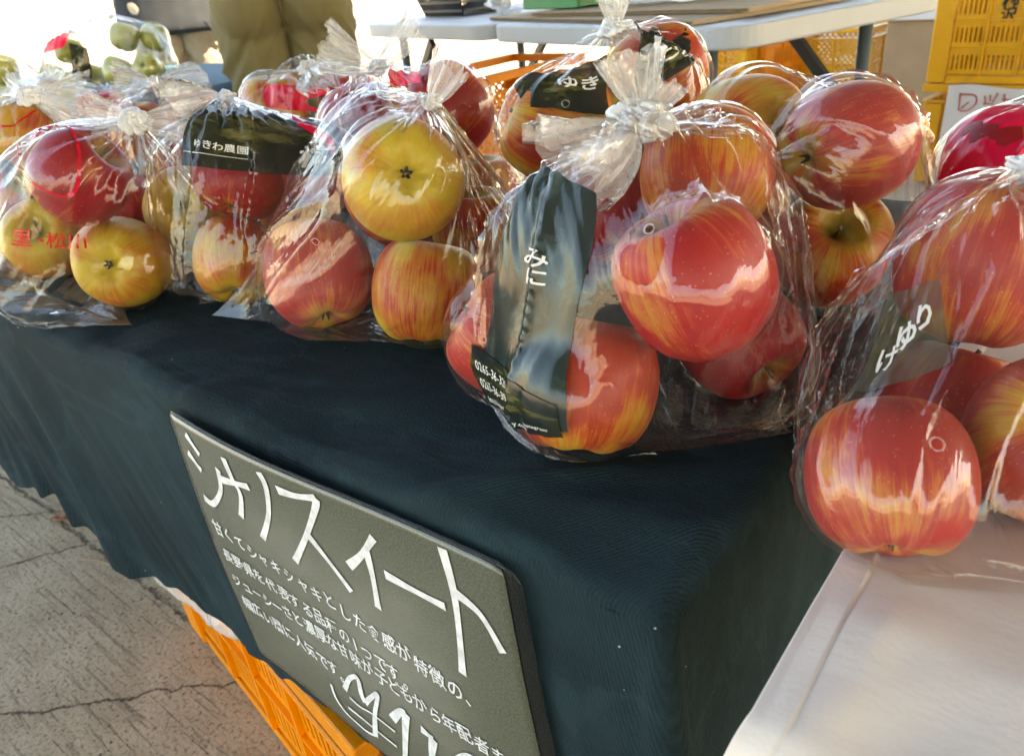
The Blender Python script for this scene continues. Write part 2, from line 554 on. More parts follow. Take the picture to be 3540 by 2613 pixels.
def copy_tree(o, parent=None):
    c = link(o.copy())
    if parent is not None:
        c.parent = parent
    for ch in list(o.children):
        copy_tree(ch, c)
    return c

# value noise for shaping (numpy)
def vnoise(p, seed=0):
    p = np.asarray(p, dtype=np.float64)
    i = np.floor(p).astype(np.int64); f = p - i
    f = f * f * (3 - 2 * f)
    def h(ix):
        n = ix[..., 0] * 374761393 + ix[..., 1] * 668265263 + ix[..., 2] * 2147483647 + seed * 1274126177
        n = (n ^ (n >> 13)) * 1274126177
        n = n ^ (n >> 16)
        return (n & 0xffff) / 32767.5 - 1.0
    r = 0
    for dx in (0, 1):
        for dy in (0, 1):
            for dz in (0, 1):
                w = (f[..., 0] if dx else 1 - f[..., 0]) * (f[..., 1] if dy else 1 - f[..., 1]) * (f[..., 2] if dz else 1 - f[..., 2])
                r = r + w * h(i + np.array([dx, dy, dz]))
    return r

def fbm(p, seed=0, oct=4):
    p = np.asarray(p, dtype=np.float64)
    s = 0; a = 0.5
    for k in range(oct):
        s = s + a * vnoise(p * (2 ** k), seed + k * 17)
        a *= 0.5
    return s

def grid_faces(nr, nc, wrap=False):
    f = []
    for j in range(nr - 1):
        for i in range(nc if wrap else nc - 1):
            a = j * nc + i; b = j * nc + (i + 1) % nc
            f.append((a, b, b + nc, a + nc))
    return f

# ------------------------------------------------------------------ setting
TT = 0.62                                             # height of the display table
g = mesh_obj('ground', [(-400, -400, 0), (400, -400, 0), (400, 400, 0), (-400, 400, 0)], [(0, 1, 2, 3)], 'concrete')
tag(g, kind='structure')

mb = MB()
mb.box((2.75, 4.9, 2.72), (8.5, 22.2, 0.03))  # unseen roof on posts, added to shade the stall and steer sky light
mb.box((2.75, -6.19, 2.60), (8.5, 0.02, 0.22))
mb.box((-1.49, 4.9, 2.60), (0.02, 22.2, 0.22))
cn = mb.build('added_shade_roof', 'added_canopy')
tag(cn, kind='structure')
for px, py in ((-1.45, -6.1), (6.9, -6.1), (-1.45, 15.9), (6.9, 15.9)):
    p = MB().tube([(px, py, 0), (px, py, 2.7)], 0.025, 10).build('added_roof_post', 'leg_metal', cn)

# ------------------------------------------------------------------ black cloth over the display table
def black_cloth():
    x0, x1, y0, y1 = -2.05, -0.135, 0.2415, 0.885    # flat part of the table top
    r = 0.013
    drop = 0.275
    na, nb = 420, 260
    ao = np.concatenate([np.linspace(x0 - 0.02, x0, 2)[:-1], np.linspace(x0, x1, na), x1 + np.linspace(0, 0.42, 70)[1:]])
    bo = np.concatenate([y0 - np.linspace(drop + 0.03, 0, 110)[:-1], np.linspace(y0, y1, 120), y1 + np.linspace(0, 0.3, 30)[1:]])
    A, B = np.meshgrid(ao, bo, indexing='xy')
    ca = np.clip(A, x0, x1); cb = np.clip(B, y0, y1)
    da, db = A - ca, B - cb
    L = np.hypot(da, db)
    n0 = np.where(L > 1e-9, da / np.maximum(L, 1e-9), 0); n1 = np.where(L > 1e-9, db / np.maximum(L, 1e-9), 0)
    # uneven hem of the front drape
    hem = 1.0 + 0.022 * vnoise(np.stack([A * 9, 0 * A, 0 * A], -1), 3) + 0.018 * vnoise(np.stack([A * 55, 0 * A, 0 * A], -1), 4)
    hem = hem * np.interp(A, [-1.2, -0.75, -0.5, -0.35], [0.90, 0.95, 1.0, 1.05])
    Ls = np.where((db < 0) & (np.abs(da) < 1e-9), L * hem, L)
    t = np.minimum(Ls / r, math.pi / 2)
    out = r * np.sin(t)
    dn = r * (1 - np.cos(t)) + np.maximum(Ls - r * math.pi / 2, 0)
    corner = (np.abs(da) > 1e-9) & (np.abs(db) > 1e-9)
    flare = np.where(corner, 0.10, 0.0) * np.maximum(Ls - 0.02, 0) * 4 * np.abs(n0 * n1)
    X = ca + n0 * (out + flare); Y = cb + n1 * (out + flare); Z = TT - dn
    # ---- folds of the front drape
    d = np.clip((Ls - 0.01) / drop, 0, 1.2) * (db < 0)
    ph = A * 1.0 + (TT - Z) * -0.55
    w = fbm(np.stack([ph * 7, Z * 1.5, 0 * A], -1), 11, 3) * 0.018 + fbm(np.stack([ph * 17, Z * 3, 0 * A + 9], -1), 14, 3) * 0.012 + fbm(np.stack([ph * 32, Z * 4, 0 * A], -1), 12, 3) * 0.0085
    w += 0.009 * np.sin(ph * 46 + 3 * vnoise(np.stack([A * 4, Z * 3, 0 * A], -1), 5)) * np.clip(-(A + 0.55) * 3, 0, 1)
    lean = np.interp(A, [-1.2, -0.5, -0.2, -0.13], [-0.012, -0.006, 0.004, 0.002])
    keep = np.where((A > -0.58) & (A < -0.17), 0.35, 1.0)
    Y = Y + d * (np.where(w > 0, w * 0.7, w) * keep + lean)
    # soft rounded fold near the front right corner
    bump = np.exp(-((A + 0.155) / 0.045) ** 2) * np.clip((Ls - 0.02) / 0.09, 0, 1) * (db < 0)
    Y = Y - 0.014 * bump
    # side drape
    ds = np.clip(L / 0.3, 0, 1) * (da > 0) * (np.abs(db) < 1e-9)
    X = X + ds * 0.02 * fbm(np.stack([B * 9, Z * 2, 0 * A], -1), 21, 3)
    # ---- wrinkles of the top
    top = (L < 1e-9) | (Ls < 0.02)
    q = np.stack([A * 3.2 + B * 3.2, (B - A) * 9, 0 * A], -1)
    zz = fbm(q, 31, 4) * 0.0062 + fbm(np.stack([A * 22, B * 22, 0 * A], -1), 32, 3) * 0.0008
    rg = np.clip(1 - 5.5 * np.abs(fbm(np.stack([A * 2.2 + B * 2.6, (B - A) * 6.5, 0 * A + 3], -1), 35, 3)), 0, 1)
    zz = zz + 0.0042 * rg * (0.5 + 0.5 * vnoise(np.stack([A * 5, B * 5, 0 * A], -1), 36))
    frontw = np.clip((0.345 - B) / 0.06, 0, 1)
    zz = zz * (1 + 1.3 * frontw)
    crease = np.exp(-((B - 0.33 - 0.10 * np.sin(A * 3)) / 0.012) ** 2) * 0.002
    Z = Z + np.where(top, zz * 0.9 + crease * (L < 1e-9), 0)
    V = np.stack([X, Y, Z], -1).reshape(-1, 3)
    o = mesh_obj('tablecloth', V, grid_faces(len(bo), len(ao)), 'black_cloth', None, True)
    tag(o, 'black-green twill cloth draped over the apple display table, hem hanging above the ground', 'tablecloth')
    return o
black_cloth()

# ------------------------------------------------------------------ cream cloth at the right
def cream_cloth():
    x0, x1 = -0.071, 0.62
    y0 = 0.200
    r = 0.02
    ao = np.concatenate([np.linspace(x0, x0 + 0.03, 30), np.linspace(x0 + 0.03, x1, 150)[1:]])
    so = np.concatenate([-np.linspace(0.42, 0.0, 130)[:-1], np.linspace(0, 0.62, 150)])
    A, S = np.meshgrid(ao, so, indexing='xy')
    L = np.maximum(-S, 0)
    t = np.minimum(L / r, math.pi / 2)
    Y = y0 + np.maximum(S, 0) - r * np.sin(t)
    Z = TT + 0.003 - (r * (1 - np.cos(t)) + np.maximum(L - r * math.pi / 2, 0))
    X = A.copy()
    # hem band: a double layer with a stitched groove
    band = (A - x0)
    hem_h = np.where(band < 0.0155, 0.0007, 0.0) - 0.0002 * np.exp(-((band - 0.0158) / 0.0009) ** 2)
    pn = np.stack([A * 8 + S * 4, S * 9 - A * 6, 0 * A], -1)
    fold = fbm(pn, 51, 3) * 0.011 + fbm(np.stack([A * 26, S * 13, 0 * A], -1), 52, 3) * 0.0013
    fold = fold + 0.0045 * np.clip(1 - 6 * np.abs(fbm(np.stack([A * 5 + S * 2, S * 3.5 - A * 4, 0 * A + 2], -1), 55, 2)), 0, 1)
    tops = np.clip(1 - L / 0.03, 0, 1)
    fold = fold * np.clip(band / 0.03, 0.15, 1) * (1 - 0.95 * np.clip((S - 0.065) / 0.03, 0, 1) * np.clip((0.10 - A) / 0.04, 0, 1))
    Z = Z + tops * (fold + hem_h)
    Y = Y - (1 - tops) * (fold * 1.8 + hem_h)
    # the edge swings a little to the left where it falls over the front
    X = X - 0.010 * np.clip(L / 0.06, 0, 1) * np.clip(1 - band / 0.2, 0, 1)
    V = np.stack([X, Y, Z], -1).reshape(-1, 3)
    o = mesh_obj('cream_cloth', V, grid_faces(len(so), len(ao)), 'cream_cloth', None, True)
    sm = o.modifiers.new('solid', 'SOLIDIFY'); sm.thickness = 0.0012; sm.offset = -1
    tag(o, 'cream cotton cloth with a stitched hem hanging over the table edge at lower right', 'cloth')
    # stitches along the hem
    mb = MB()
    k = 0
    s = -0.12
    while s < 0.2:
        L_ = max(-s, 0)
        tt = min(L_ / r, math.pi / 2)
        yy = y0 + max(s, 0) - r * math.sin(tt)
        zz = TT + 0.0045 - (r * (1 - math.cos(tt)) + max(L_ - r * math.pi / 2, 0))
        xx = x0 + 0.0142 - 0.010 * min(L_ / 0.06, 1)
        if L_ > 0.025:
            yy -= 0.0016; zz -= 0.0012
        mb.box((xx, yy, zz), (0.0003, 0.0022, 0.0003))
        s += 0.0034
    mb.build('stitching', 'cream_cloth', o)
    return o
cream_cloth()

# ------------------------------------------------------------------ apples
PROFILE = [(0.0, 0.50), (0.05, 0.51), (0.11, 0.56), (0.19, 0.67), (0.30, 0.80), (0.44, 0.885), (0.58, 0.885), (0.74, 0.80), (0.88, 0.62), (0.97, 0.36), (1.0, 0.08),
           (0.985, -0.20), (0.92, -0.47), (0.80, -0.69), (0.65, -0.83), (0.50, -0.895), (0.37, -0.895), (0.26, -0.855), (0.17, -0.79), (0.09, -0.735), (0.0, -0.72)]

def catmull(pts, sub):
    pts = [np.array(p, float) for p in pts]
    out = []
    for i in range(len(pts) - 1):
        p0 = pts[max(i - 1, 0)]; p1 = pts[i]; p2 = pts[i + 1]; p3 = pts[min(i + 2, len(pts) - 1)]
        for k in range(sub):
            t = k / sub
            out.append(0.5 * ((2 * p1) + (-p0 + p2) * t + (2 * p0 - 5 * p1 + 4 * p2 - p3) * t * t + (-p0 + 3 * p1 - 3 * p2 + p3) * t ** 3))
    out.append(pts[-1])
    return out

def apple_mesh(seed, mat):
    pr = catmull(PROFILE, 2)
    ns = 40
    verts = []
    for j, (rho, z) in enumerate(pr):
        rho = max(rho, 0.0)
        for i in range(ns):
            a = 2 * math.pi * i / ns
            lob = 1 + 0.022 * math.cos(5 * a + seed) * max(0, -z) ** 1.5 * 1.6 + 0.018 * math.cos(2 * a + seed * 1.7) + 0.012 * math.cos(3 * a + seed * 2.3)
            zz = z * (1 + 0.035 * math.cos(a + seed))
            if z < -0.8:
                zz += 0.025 * math.cos(5 * a + seed)
            verts.append((rho * lob * math.cos(a), rho * lob * math.sin(a), zz + 0.02 * rho * math.cos(a + seed * 3)))
    faces = grid_faces(len(pr), ns, True)
    me = bpy.data.meshes.new('apple')
    me.from_pydata(verts, [], faces)
    me.materials.append(MAT[mat])
    me.polygons.foreach_set('use_smooth', [True] * len(me.polygons))
    me.update()
    return me

APPLE_ME = [apple_mesh(s * 1.31 + 0.4, 'apple') for s in range(5)]
GREEN_ME = [apple_mesh(s * 1.7 + 0.9, 'apple_green') for s in range(2)]
def stem_mesh():
    mb = MB()
    mb.tube([(0, 0, 0.48), (0.01, 0.0, 0.66), (0.04, 0.01, 0.82), (0.09, 0.02, 0.94)], [0.035, 0.026, 0.026, 0.042], 7)
    me = bpy.data.meshes.new('stem'); me.from_pydata(mb.v, [], mb.f); me.materials.append(MAT['stem'])
    me.polygons.foreach_set('use_smooth', [True] * len(me.polygons)); me.update()
    return me
def calyx_mesh():
    v = []; f = []
    for k in range(5):
        a = 2 * math.pi * k / 5
        c, s = math.cos(a), math.sin(a)
        b = len(v)
        for rr, w, z in ((0.015, 0.028, -0.735), (0.07, 0.03, -0.79), (0.10, 0.015, -0.86), (0.085, 0.0, -0.90)):
            v.append((c * rr - s * w, s * rr + c * w, z)); v.append((c * rr + s * w, s * rr - c * w, z))
        for q in range(3):
            f.append((b + q * 2, b + q * 2 + 1, b + q * 2 + 3, b + q * 2 + 2))
    me = bpy.data.meshes.new('calyx'); me.from_pydata(v, [], f); me.materials.append(MAT['calyx']); me.update()
    return me
STEM_ME, CALYX_ME = stem_mesh(), calyx_mesh()

CAMR = cam.matrix_world.to_3x3()
def cdir(x, y, z):
    """direction given as right / up / towards the viewer, turned to world axes"""
    return (CAMR @ Vector((x, y, z))).normalized()

HUES = {'red': ((0.46, 0.020, 0.022), 0.98), 'deep': ((0.36, 0.010, 0.016), 1.12), 'pink': ((0.52, 0.060, 0.050), 0.90), 'orange': ((0.50, 0.050, 0.014), 0.74),
        'stripe': ((0.46, 0.032, 0.016), 0.55), 'gold': ((0.52, 0.075, 0.018), 0.42), 'yellow': ((0.52, 0.085, 0.03), 0.34)}

APPLES = {}
def apple(key, pos, rad, hue, axis, label, group, spin=0.0, green=False):
    """axis: where the stem end points; the calyx is at the other end"""
    k = len(APPLES)
    rad = rad * 0.945
    if pos[2] < TT + 0.056:
        pos = (pos[0], pos[1], pos[2] - 0.0022)
    me = (GREEN_ME if green else APPLE_ME)[k % (2 if green else 5)]
    o = link(bpy.data.objects.new('apple', me))
    o.location = pos
    q = Vector(axis).normalized().to_track_quat('Z', 'Y').to_matrix() @ Matrix.Rotation(spin + k * 1.3, 3, 'Z')
    o.rotation_euler = q.to_euler()
    o.scale = (rad, rad, rad)
    col, cov = HUES[hue]
    o.color = (*col, cov)
    s = link(bpy.data.objects.new('stem', STEM_ME)); s.parent = o
    c = link(bpy.data.objects.new('calyx', CALYX_ME)); c.parent = o
    tag(o, label, 'apple', group)
    APPLES[key] = (np.array(pos, float), rad)
    return o

UP = (0, 0, 1)
def A_(key, pos, rad, hue, axis, label):
    grp = {'C': 'apples in the big centre bag', 'D': 'apples in the plain bag at right behind', 'E': 'apples in the tall-knotted bag at the back', 'F': 'apples in the bag with the yellow apple on top',
           'G': 'apples in the photo-label bag left of centre', 'H': 'apples in the red-ringed bag at left front', 'I': 'apples in the bag at the left edge', 'J': 'apples in the farthest left bag',
           'K': 'apples in the back left bag', 'L': 'apples in the low bag at the back', 'M': 'apples in the bag with two knot ears', 'N': 'apples in the bag with the red panel', 'R': 'apples in the right front bag'}[key[0]]
    apple(key, pos, rad, hue, axis, label, grp)

# centre bag
A_('C1', (-0.168, 0.343, 0.737), 0.0430, 'red', cdir(-0.5, 0.75, 0.35), 'big red apple at upper right in the large centre bag, its stem hollow showing')
A_('C2', (-0.229, 0.326, 0.668), 0.0452, 'orange', cdir(0.15, 0.95, 0.05), 'orange striped apple at the bottom front of the large centre bag')
A_('C3', (-0.311, 0.362, 0.665), 0.0465, 'pink', cdir(-0.8, 0.4, 0.2), 'pale pink apple at the left side of the large centre bag, behind the label')
A_('C4', (-0.217, 0.458, 0.757), 0.044, 'orange', cdir(0.1, 0.9, -0.3), 'orange red apple at the top back of the large centre bag, right of the knot')
A_('C5', (-0.183, 0.437, 0.661), 0.0409, 'deep', cdir(0.4, -0.6, 0.4), 'dark red apple low at the right of the large centre bag, in shadow')
A_('C6', (-0.293, 0.475, 0.722), 0.044, 'deep', cdir(0, 0.8, -0.4), 'dark red apple just under the knot of the large centre bag')
# plain bag behind right
A_('D1', (-0.241, 0.574, 0.757), 0.0465, 'gold', cdir(0.8, 0.3, -0.4), 'golden apple at upper left of the plain bag, right of the centre knot')
A_('D2', (-0.156, 0.543, 0.760), 0.0435, 'pink', cdir(0.9, 0.3, -0.2), 'rosy apple at upper right of the plain bag near the yellow crates')
A_('D3', (-0.175, 0.590, 0.672), 0.0475, 'orange', cdir(-0.2, 0.3, 1), 'orange apple with its stem hollow towards the viewer, low in the plain bag')
A_('D4', (-0.268, 0.634, 0.665), 0.046, 'orange', UP, 'apple hidden low at the left of the plain bag')
# tall knot bag
A_('E1', (-0.387, 0.529, 0.764), 0.0455, 'stripe', cdir(-0.9, 0.3, 0.2), 'brownish red apple at left of the tall-knotted bag, under the dark label')
A_('E2', (-0.349, 0.633, 0.791), 0.0445, 'orange', cdir(0.8, 0.5, 0.0), 'orange apple at upper right of the tall-knotted bag')
A_('E3', (-0.375, 0.565, 0.665), 0.045, 'red', UP, 'red apple at the bottom of the tall-knotted bag')
A_('E5', (-0.345, 0.655, 0.702), 0.044, 'orange', UP, 'apple beneath the upper right one in the tall-knotted bag')
# yellow-topped bag
A_('F1', (-0.401, 0.366, 0.764), 0.045, 'yellow', cdir(-0.20, 0.12, -1), 'yellow-green apple with its blossom end facing out, on top of its bag')
A_('F2', (-0.535, 0.374, 0.672), 0.0485, 'pink', cdir(-0.2, 0.95, -0.2), 'pinkish red apple at lower left of the bag with the yellow apple on top')
A_('F3', (-0.432, 0.400, 0.664), 0.046, 'stripe', cdir(0.1, 0.9, 0.1), 'red over yellow apple at lower right of the bag with the yellow apple on top')
A_('F5', (-0.496, 0.537, 0.665), 0.045, 'orange', UP, 'apple at the back of the bag with the yellow apple on top')
A_('F4', (-0.500, 0.441, 0.722), 0.042, 'pink', cdir(-0.5, 0.6, -0.4), 'rosy apple peeping out behind the yellow-green apple')
# photo-label bag
A_('G1', (-0.796, 0.410, 0.690), 0.0465, 'yellow', cdir(0.1, 0.0, 1), 'pale yellow apple with a deep hollow at left of the photo-label bag')
A_('G2', (-0.678, 0.414, 0.737), 0.0465, 'deep', cdir(0.2, 0.9, -0.2), 'dark red apple directly under the photo label')
A_('G5', (-0.622, 0.470, 0.729), 0.044, 'deep', cdir(0.3, 0.9, 0.0), 'dark red apple under the right end of the photo label')
A_('G3', (-0.673, 0.380, 0.662), 0.0432, 'stripe', cdir(-0.1, 0.9, -0.35), 'orange striped apple at the bottom of the photo-label bag')
A_('G4', (-0.700, 0.482, 0.665), 0.044, 'orange', UP, 'apple at the back of the photo-label bag')
# red ring bag
A_('H1', (-0.766, 0.302, 0.755), 0.0445, 'deep', cdir(0.75, 0.6, 0.2), 'speckled dark red apple inside the printed red ring at left')
A_('H2', (-0.962, 0.319, 0.667), 0.047, 'gold', cdir(0.25, 0.2, 0.9), 'orange yellow apple at lower left of the red-ringed bag')
A_('H3', (-0.776, 0.317, 0.668), 0.0475, 'gold', cdir(-0.12, 0.22, -1), 'golden apple with its blossom end out at lower right of the red-ringed bag')
A_('H4', (-0.868, 0.372, 0.690), 0.046, 'red', UP, 'red apple in the middle of the red-ringed bag')
# left edge bag
A_('I1', (-1.022, 0.363, 0.767), 0.046, 'gold', cdir(0.3, 0.8, 0.1), 'orange apple on top of the bag at the left edge')
A_('I2', (-1.075, 0.410, 0.666), 0.045, 'orange', UP, 'apple at the bottom of the bag at the left edge')
A_('I3', (-1.115, 0.362, 0.712), 0.045, 'red', UP, 'red apple at left in the bag at the left edge')
# farthest left bag
A_('J1', (-1.430, 0.642, 0.726), 0.046, 'red', UP, 'brownish red apple at right of the farthest left bag')
A_('J2', (-1.428, 0.545, 0.722), 0.044, 'orange', UP, 'orange apple in front of the farthest left bag')
A_('J3', (-1.549, 0.573, 0.728), 0.044, 'pink', UP, 'pink apple at left of the farthest left bag')
A_('J4', (-1.470, 0.600, 0.666), 0.046, 'orange', UP, 'apple at the bottom of the farthest left bag')
# back left bag
A_('K1', (-1.110, 0.630, 0.732), 0.046, 'red', UP, 'red apple at right of the back left bag')
A_('K2', (-1.203, 0.585, 0.722), 0.045, 'orange', UP, 'orange red apple at left of the back left bag')
A_('K3', (-1.150, 0.610, 0.668), 0.045, 'orange', UP, 'apple at the bottom of the back left bag')
# low bag at the back
A_('L1', (-0.918, 0.634, 0.752), 0.045, 'stripe', UP, 'yellow and red apple at left of the low bag at the back')
A_('L2', (-0.860, 0.710, 0.745), 0.044, 'red', UP, 'red apple at right of the low bag at the back')
A_('L3', (-0.900, 0.660, 0.667), 0.045, 'orange', UP, 'apple at the bottom of the low bag at the back')
# two ear bag
A_('M1', (-0.660, 0.555, 0.749), 0.0455, 'red', cdir(-0.3, 0.9, 0), 'red apple at left of the bag with two knot ears')
A_('M2', (-0.550, 0.575, 0.765), 0.0465, 'red', cdir(0.6, 0.7, 0), 'red apple at right of the bag with two knot ears')
A_('M3', (-0.655, 0.610, 0.667), 0.045, 'orange', UP, 'apple low at left of the bag with two knot ears')
A_('M4', (-0.560, 0.625, 0.672), 0.045, 'stripe', UP, 'apple low at right of the bag with two knot ears')
# red panel bag
A_('N1', (-0.076, 0.645, 0.722), 0.0455, 'deep', UP, 'dark red apple behind the red printed panel')
A_('N2', (-0.000, 0.690, 0.735), 0.045, 'pink', UP, 'pale red apple at the top of the bag with the red panel')
A_('N3', (-0.055, 0.705, 0.667), 0.045, 'orange', UP, 'apple at the bottom of the bag with the red panel')
# right front bag
A_('R1', (-0.060, 0.328, 0.6605), 0.0395, 'pink', cdir(0.1, 0.85, -0.35), 'red apple with a pale yellow bottom resting on the cream cloth')
A_('R2', (-0.055, 0.470, 0.718), 0.049, 'pink', cdir(0.1, 0.8, 0.3), 'pinkish red apple in the upper part of the right front bag')
A_('R3', (-0.004, 0.390, 0.664), 0.0415, 'pink', cdir(-0.35, 0.35, 0.85), 'red apple cut by the right edge, its stem towards the viewer')
A_('R5', (-0.0571, 0.4584, 0.6296), 0.044, 'red', cdir(0.2, 0.8, 0.2), 'red apple in the middle of the right front bag, behind the lowest apple')

# ------------------------------------------------------------------ plastic bags, relaxed over the apples
def _con(A, B, l, ks, kc):
    d = B - A
    n = np.sqrt((d * d).sum(-1)) + 1e-9
    e = (n - l) / n
    c = (0.5 * np.where(e > 0, ks, kc) * e)[..., None] * d
    return A + c, B - c

def relax_bag(balls, knot, s1, s2, su=0.96, sv=0.86, nu=104, nv=72, iters=260, seed=0, floor=TT + 0.0015, grav=0.00003, knot_r=0.007, suck=0.00012):
    rng = np.random.default_rng(seed)
    P = np.array([b[0] for b in balls]); Rr = np.array([b[1] for b in balls]) * 1.035 + 0.0012
    knot = np.array(knot, float); s1 = np.array(s1, float); s2 = np.array(s2, float)
    G = P.mean(0)
    ax = knot - 0.5 * (s1 + s2); ax = ax / np.linalg.norm(ax)
    e1 = s2 - s1; e1 = e1 - ax * e1.dot(ax); e1 /= np.linalg.norm(e1)
    e2 = np.cross(ax, e1)
    phi = np.linspace(0, 2 * np.pi, 180, endpoint=False)
    D = np.cos(phi)[:, None] * e1 + np.sin(phi)[:, None] * e2
    circ = (((P - G) @ D.T) + Rr[:, None]).max(0).mean() * 2 * np.pi
    # mean length from seam to knot over the load
    tot = []
    Q = np.vstack([P, knot[None], 0.5 * (s1 + s2)[None]]); QR = np.append(Rr, [0.006, 0.002])
    for a in np.linspace(0, np.pi, 6, endpoint=False):
        ee = math.cos(a) * e1 + math.sin(a) * e2
        D2 = np.cos(phi)[:, None] * ax + np.sin(phi)[:, None] * ee
        tot.append((((Q - G) @ D2.T) + QR[:, None]).max(0).mean() * np.pi)
    Lv = float(np.mean(tot)) * sv
    lu = circ * su / nu
    lv = Lv / (nv - 1)
    Rm = (np.linalg.norm(P - G, axis=1) + Rr).max() + 0.012
    th = np.linspace(0.25, np.pi - 0.2, nv)
    ph = np.linspace(0, 2 * np.pi, nu, endpoint=False) + np.pi
    X = G + Rm * (-np.cos(th)[:, None, None] * ax + np.sin(th)[:, None, None] * (np.cos(ph)[None, :, None] * e1 + np.sin(ph)[None, :, None] * e2))
    X = X + rng.normal(0, 0.0012, X.shape)
    tri = 1 - np.abs(np.linspace(0, 2, nu, endpoint=False) - 1)
    row0 = s1 + tri[:, None] * (s2 - s1)
    row0[:, 2] = np.maximum(row0[:, 2], floor)
    kr = knot + knot_r * (np.cos(ph)[:, None] * e1 + np.sin(ph)[:, None] * e2)
    # gathered folds at the knot
    jit = 1 + 0.35 * np.sin(np.arange(nu) * 2.1) * rng.uniform(0.3, 1, nu)
    kr = knot + (kr - knot) * jit[:, None]
    vv_ = np.clip(np.linspace(0, 1, nv) / 0.30, 0, 1); vv_ = vv_ * vv_ * (3 - 2 * vv_)
    lu_r = np.minimum((2 * np.linalg.norm(s2 - s1) / nu) * (1 - vv_) + lu * vv_, lu)[:, None]
    sl = np.hypot(lu_r, lv)[:-1]
    sgn = 1.0; Nn = normals(X)
    for it in range(iters):
        X[..., 2] -= grav
        if it > iters * 0.15 and it < iters * 0.93:
            if it % 3 == 0:
                Nn = normals(X)
                if it < iters * 0.2:
                    sgn = 1.0 if ((X - G) * Nn).sum() > 0 else -1.0
            X[1:-1] -= Nn[1:-1] * (sgn * suck)
        for rep in range(2):
            a, b = _con(X[:, 0::2], X[:, 1::2], lu_r, 1.0, 0.05); X[:, 0::2] = a; X[:, 1::2] = b
            a, b = _con(X[:, 1::2], np.roll(X[:, 0::2], -1, 1), lu_r, 1.0, 0.05); X[:, 1::2] = a; X[:, 0::2] = np.roll(b, 1, 1)
            n2 = (nv // 2) * 2
            a, b = _con(X[0:n2:2], X[1:n2:2], lv, 1.0, 0.04); X[0:n2:2] = a; X[1:n2:2] = b
            m = (nv - 1) // 2
            a, b = _con(X[1:1 + 2 * m:2], X[2:2 + 2 * m:2], lv, 1.0, 0.04); X[1:1 + 2 * m:2] = a; X[2:2 + 2 * m:2] = b
            X[0] = row0; X[-1] = kr
        # shear
        Y = np.roll(X[1:], -1, 1)
        d = Y - X[:-1]; n = np.sqrt((d * d).sum(-1)) + 1e-9
        c = (np.where(n > sl, 0.22, 0.01) * (n - sl) / n)[..., None] * d
        X[:-1] += c; X[1:] -= np.roll(c, 1, 1)
        Y = np.roll(X[1:], 1, 1)
        d = Y - X[:-1]; n = np.sqrt((d * d).sum(-1)) + 1e-9
        c = (np.where(n > sl, 0.22, 0.01) * (n - sl) / n)[..., None] * d
        X[:-1] += c; X[1:] -= np.roll(c, -1, 1)
        # a little stiffness
        lap = 0.25 * (np.roll(X, 1, 1) + np.roll(X, -1, 1))[1:-1] + 0.25 * (X[2:] + X[:-2]) - X[1:-1]
        X[1:-1] += (0.06 if it < iters * 0.6 else 0.03) * lap
        for p, r in zip(P, Rr):
            d = X - p; n = np.sqrt((d * d).sum(-1)) + 1e-9
            ins = n < r
            if ins.any():
                X[ins] = p + d[ins] * (r / n[ins])[:, None]
        X[..., 2] = np.maximum(X[..., 2], floor)
        X[0] = row0; X[-1] = kr
    return X, lu * nu, Lv, ph

def upsample(X, k=2):
    """Catmull-Rom: periodic in u, open in v"""
    def cr(p0, p1, p2, p3, t):
        return 0.5 * ((2 * p1) + (-p0 + p2) * t + (2 * p0 - 5 * p1 + 4 * p2 - p3) * t * t + (-p0 + 3 * p1 - 3 * p2 + p3) * t ** 3)
    nv, nu, _ = X.shape
    U = np.empty((nv, nu * k, 3))
    for q in range(k):
        U[:, q::k] = cr(np.roll(X, 1, 1), X, np.roll(X, -1, 1), np.roll(X, -2, 1), q / k)
    Xp = np.concatenate([U[:1], U, U[-1:], U[-1:]], 0)
    V = np.empty(((nv - 1) * k + 1, nu * k, 3))
    for q in range(k):
        V[q:(nv - 1) * k:k] = cr(Xp[:nv - 1], Xp[1:nv], Xp[2:nv + 1], Xp[3:nv + 2], q / k)
    V[-1] = U[-1]
    return V

def normals(X):
    du = np.roll(X, -1, 1) - np.roll(X, 1, 1)
    dv = np.gradient(X, axis=0)
    n = np.cross(du, dv)
    return n / (np.linalg.norm(n, axis=-1, keepdims=True) + 1e-12)

class Bag:
    pass

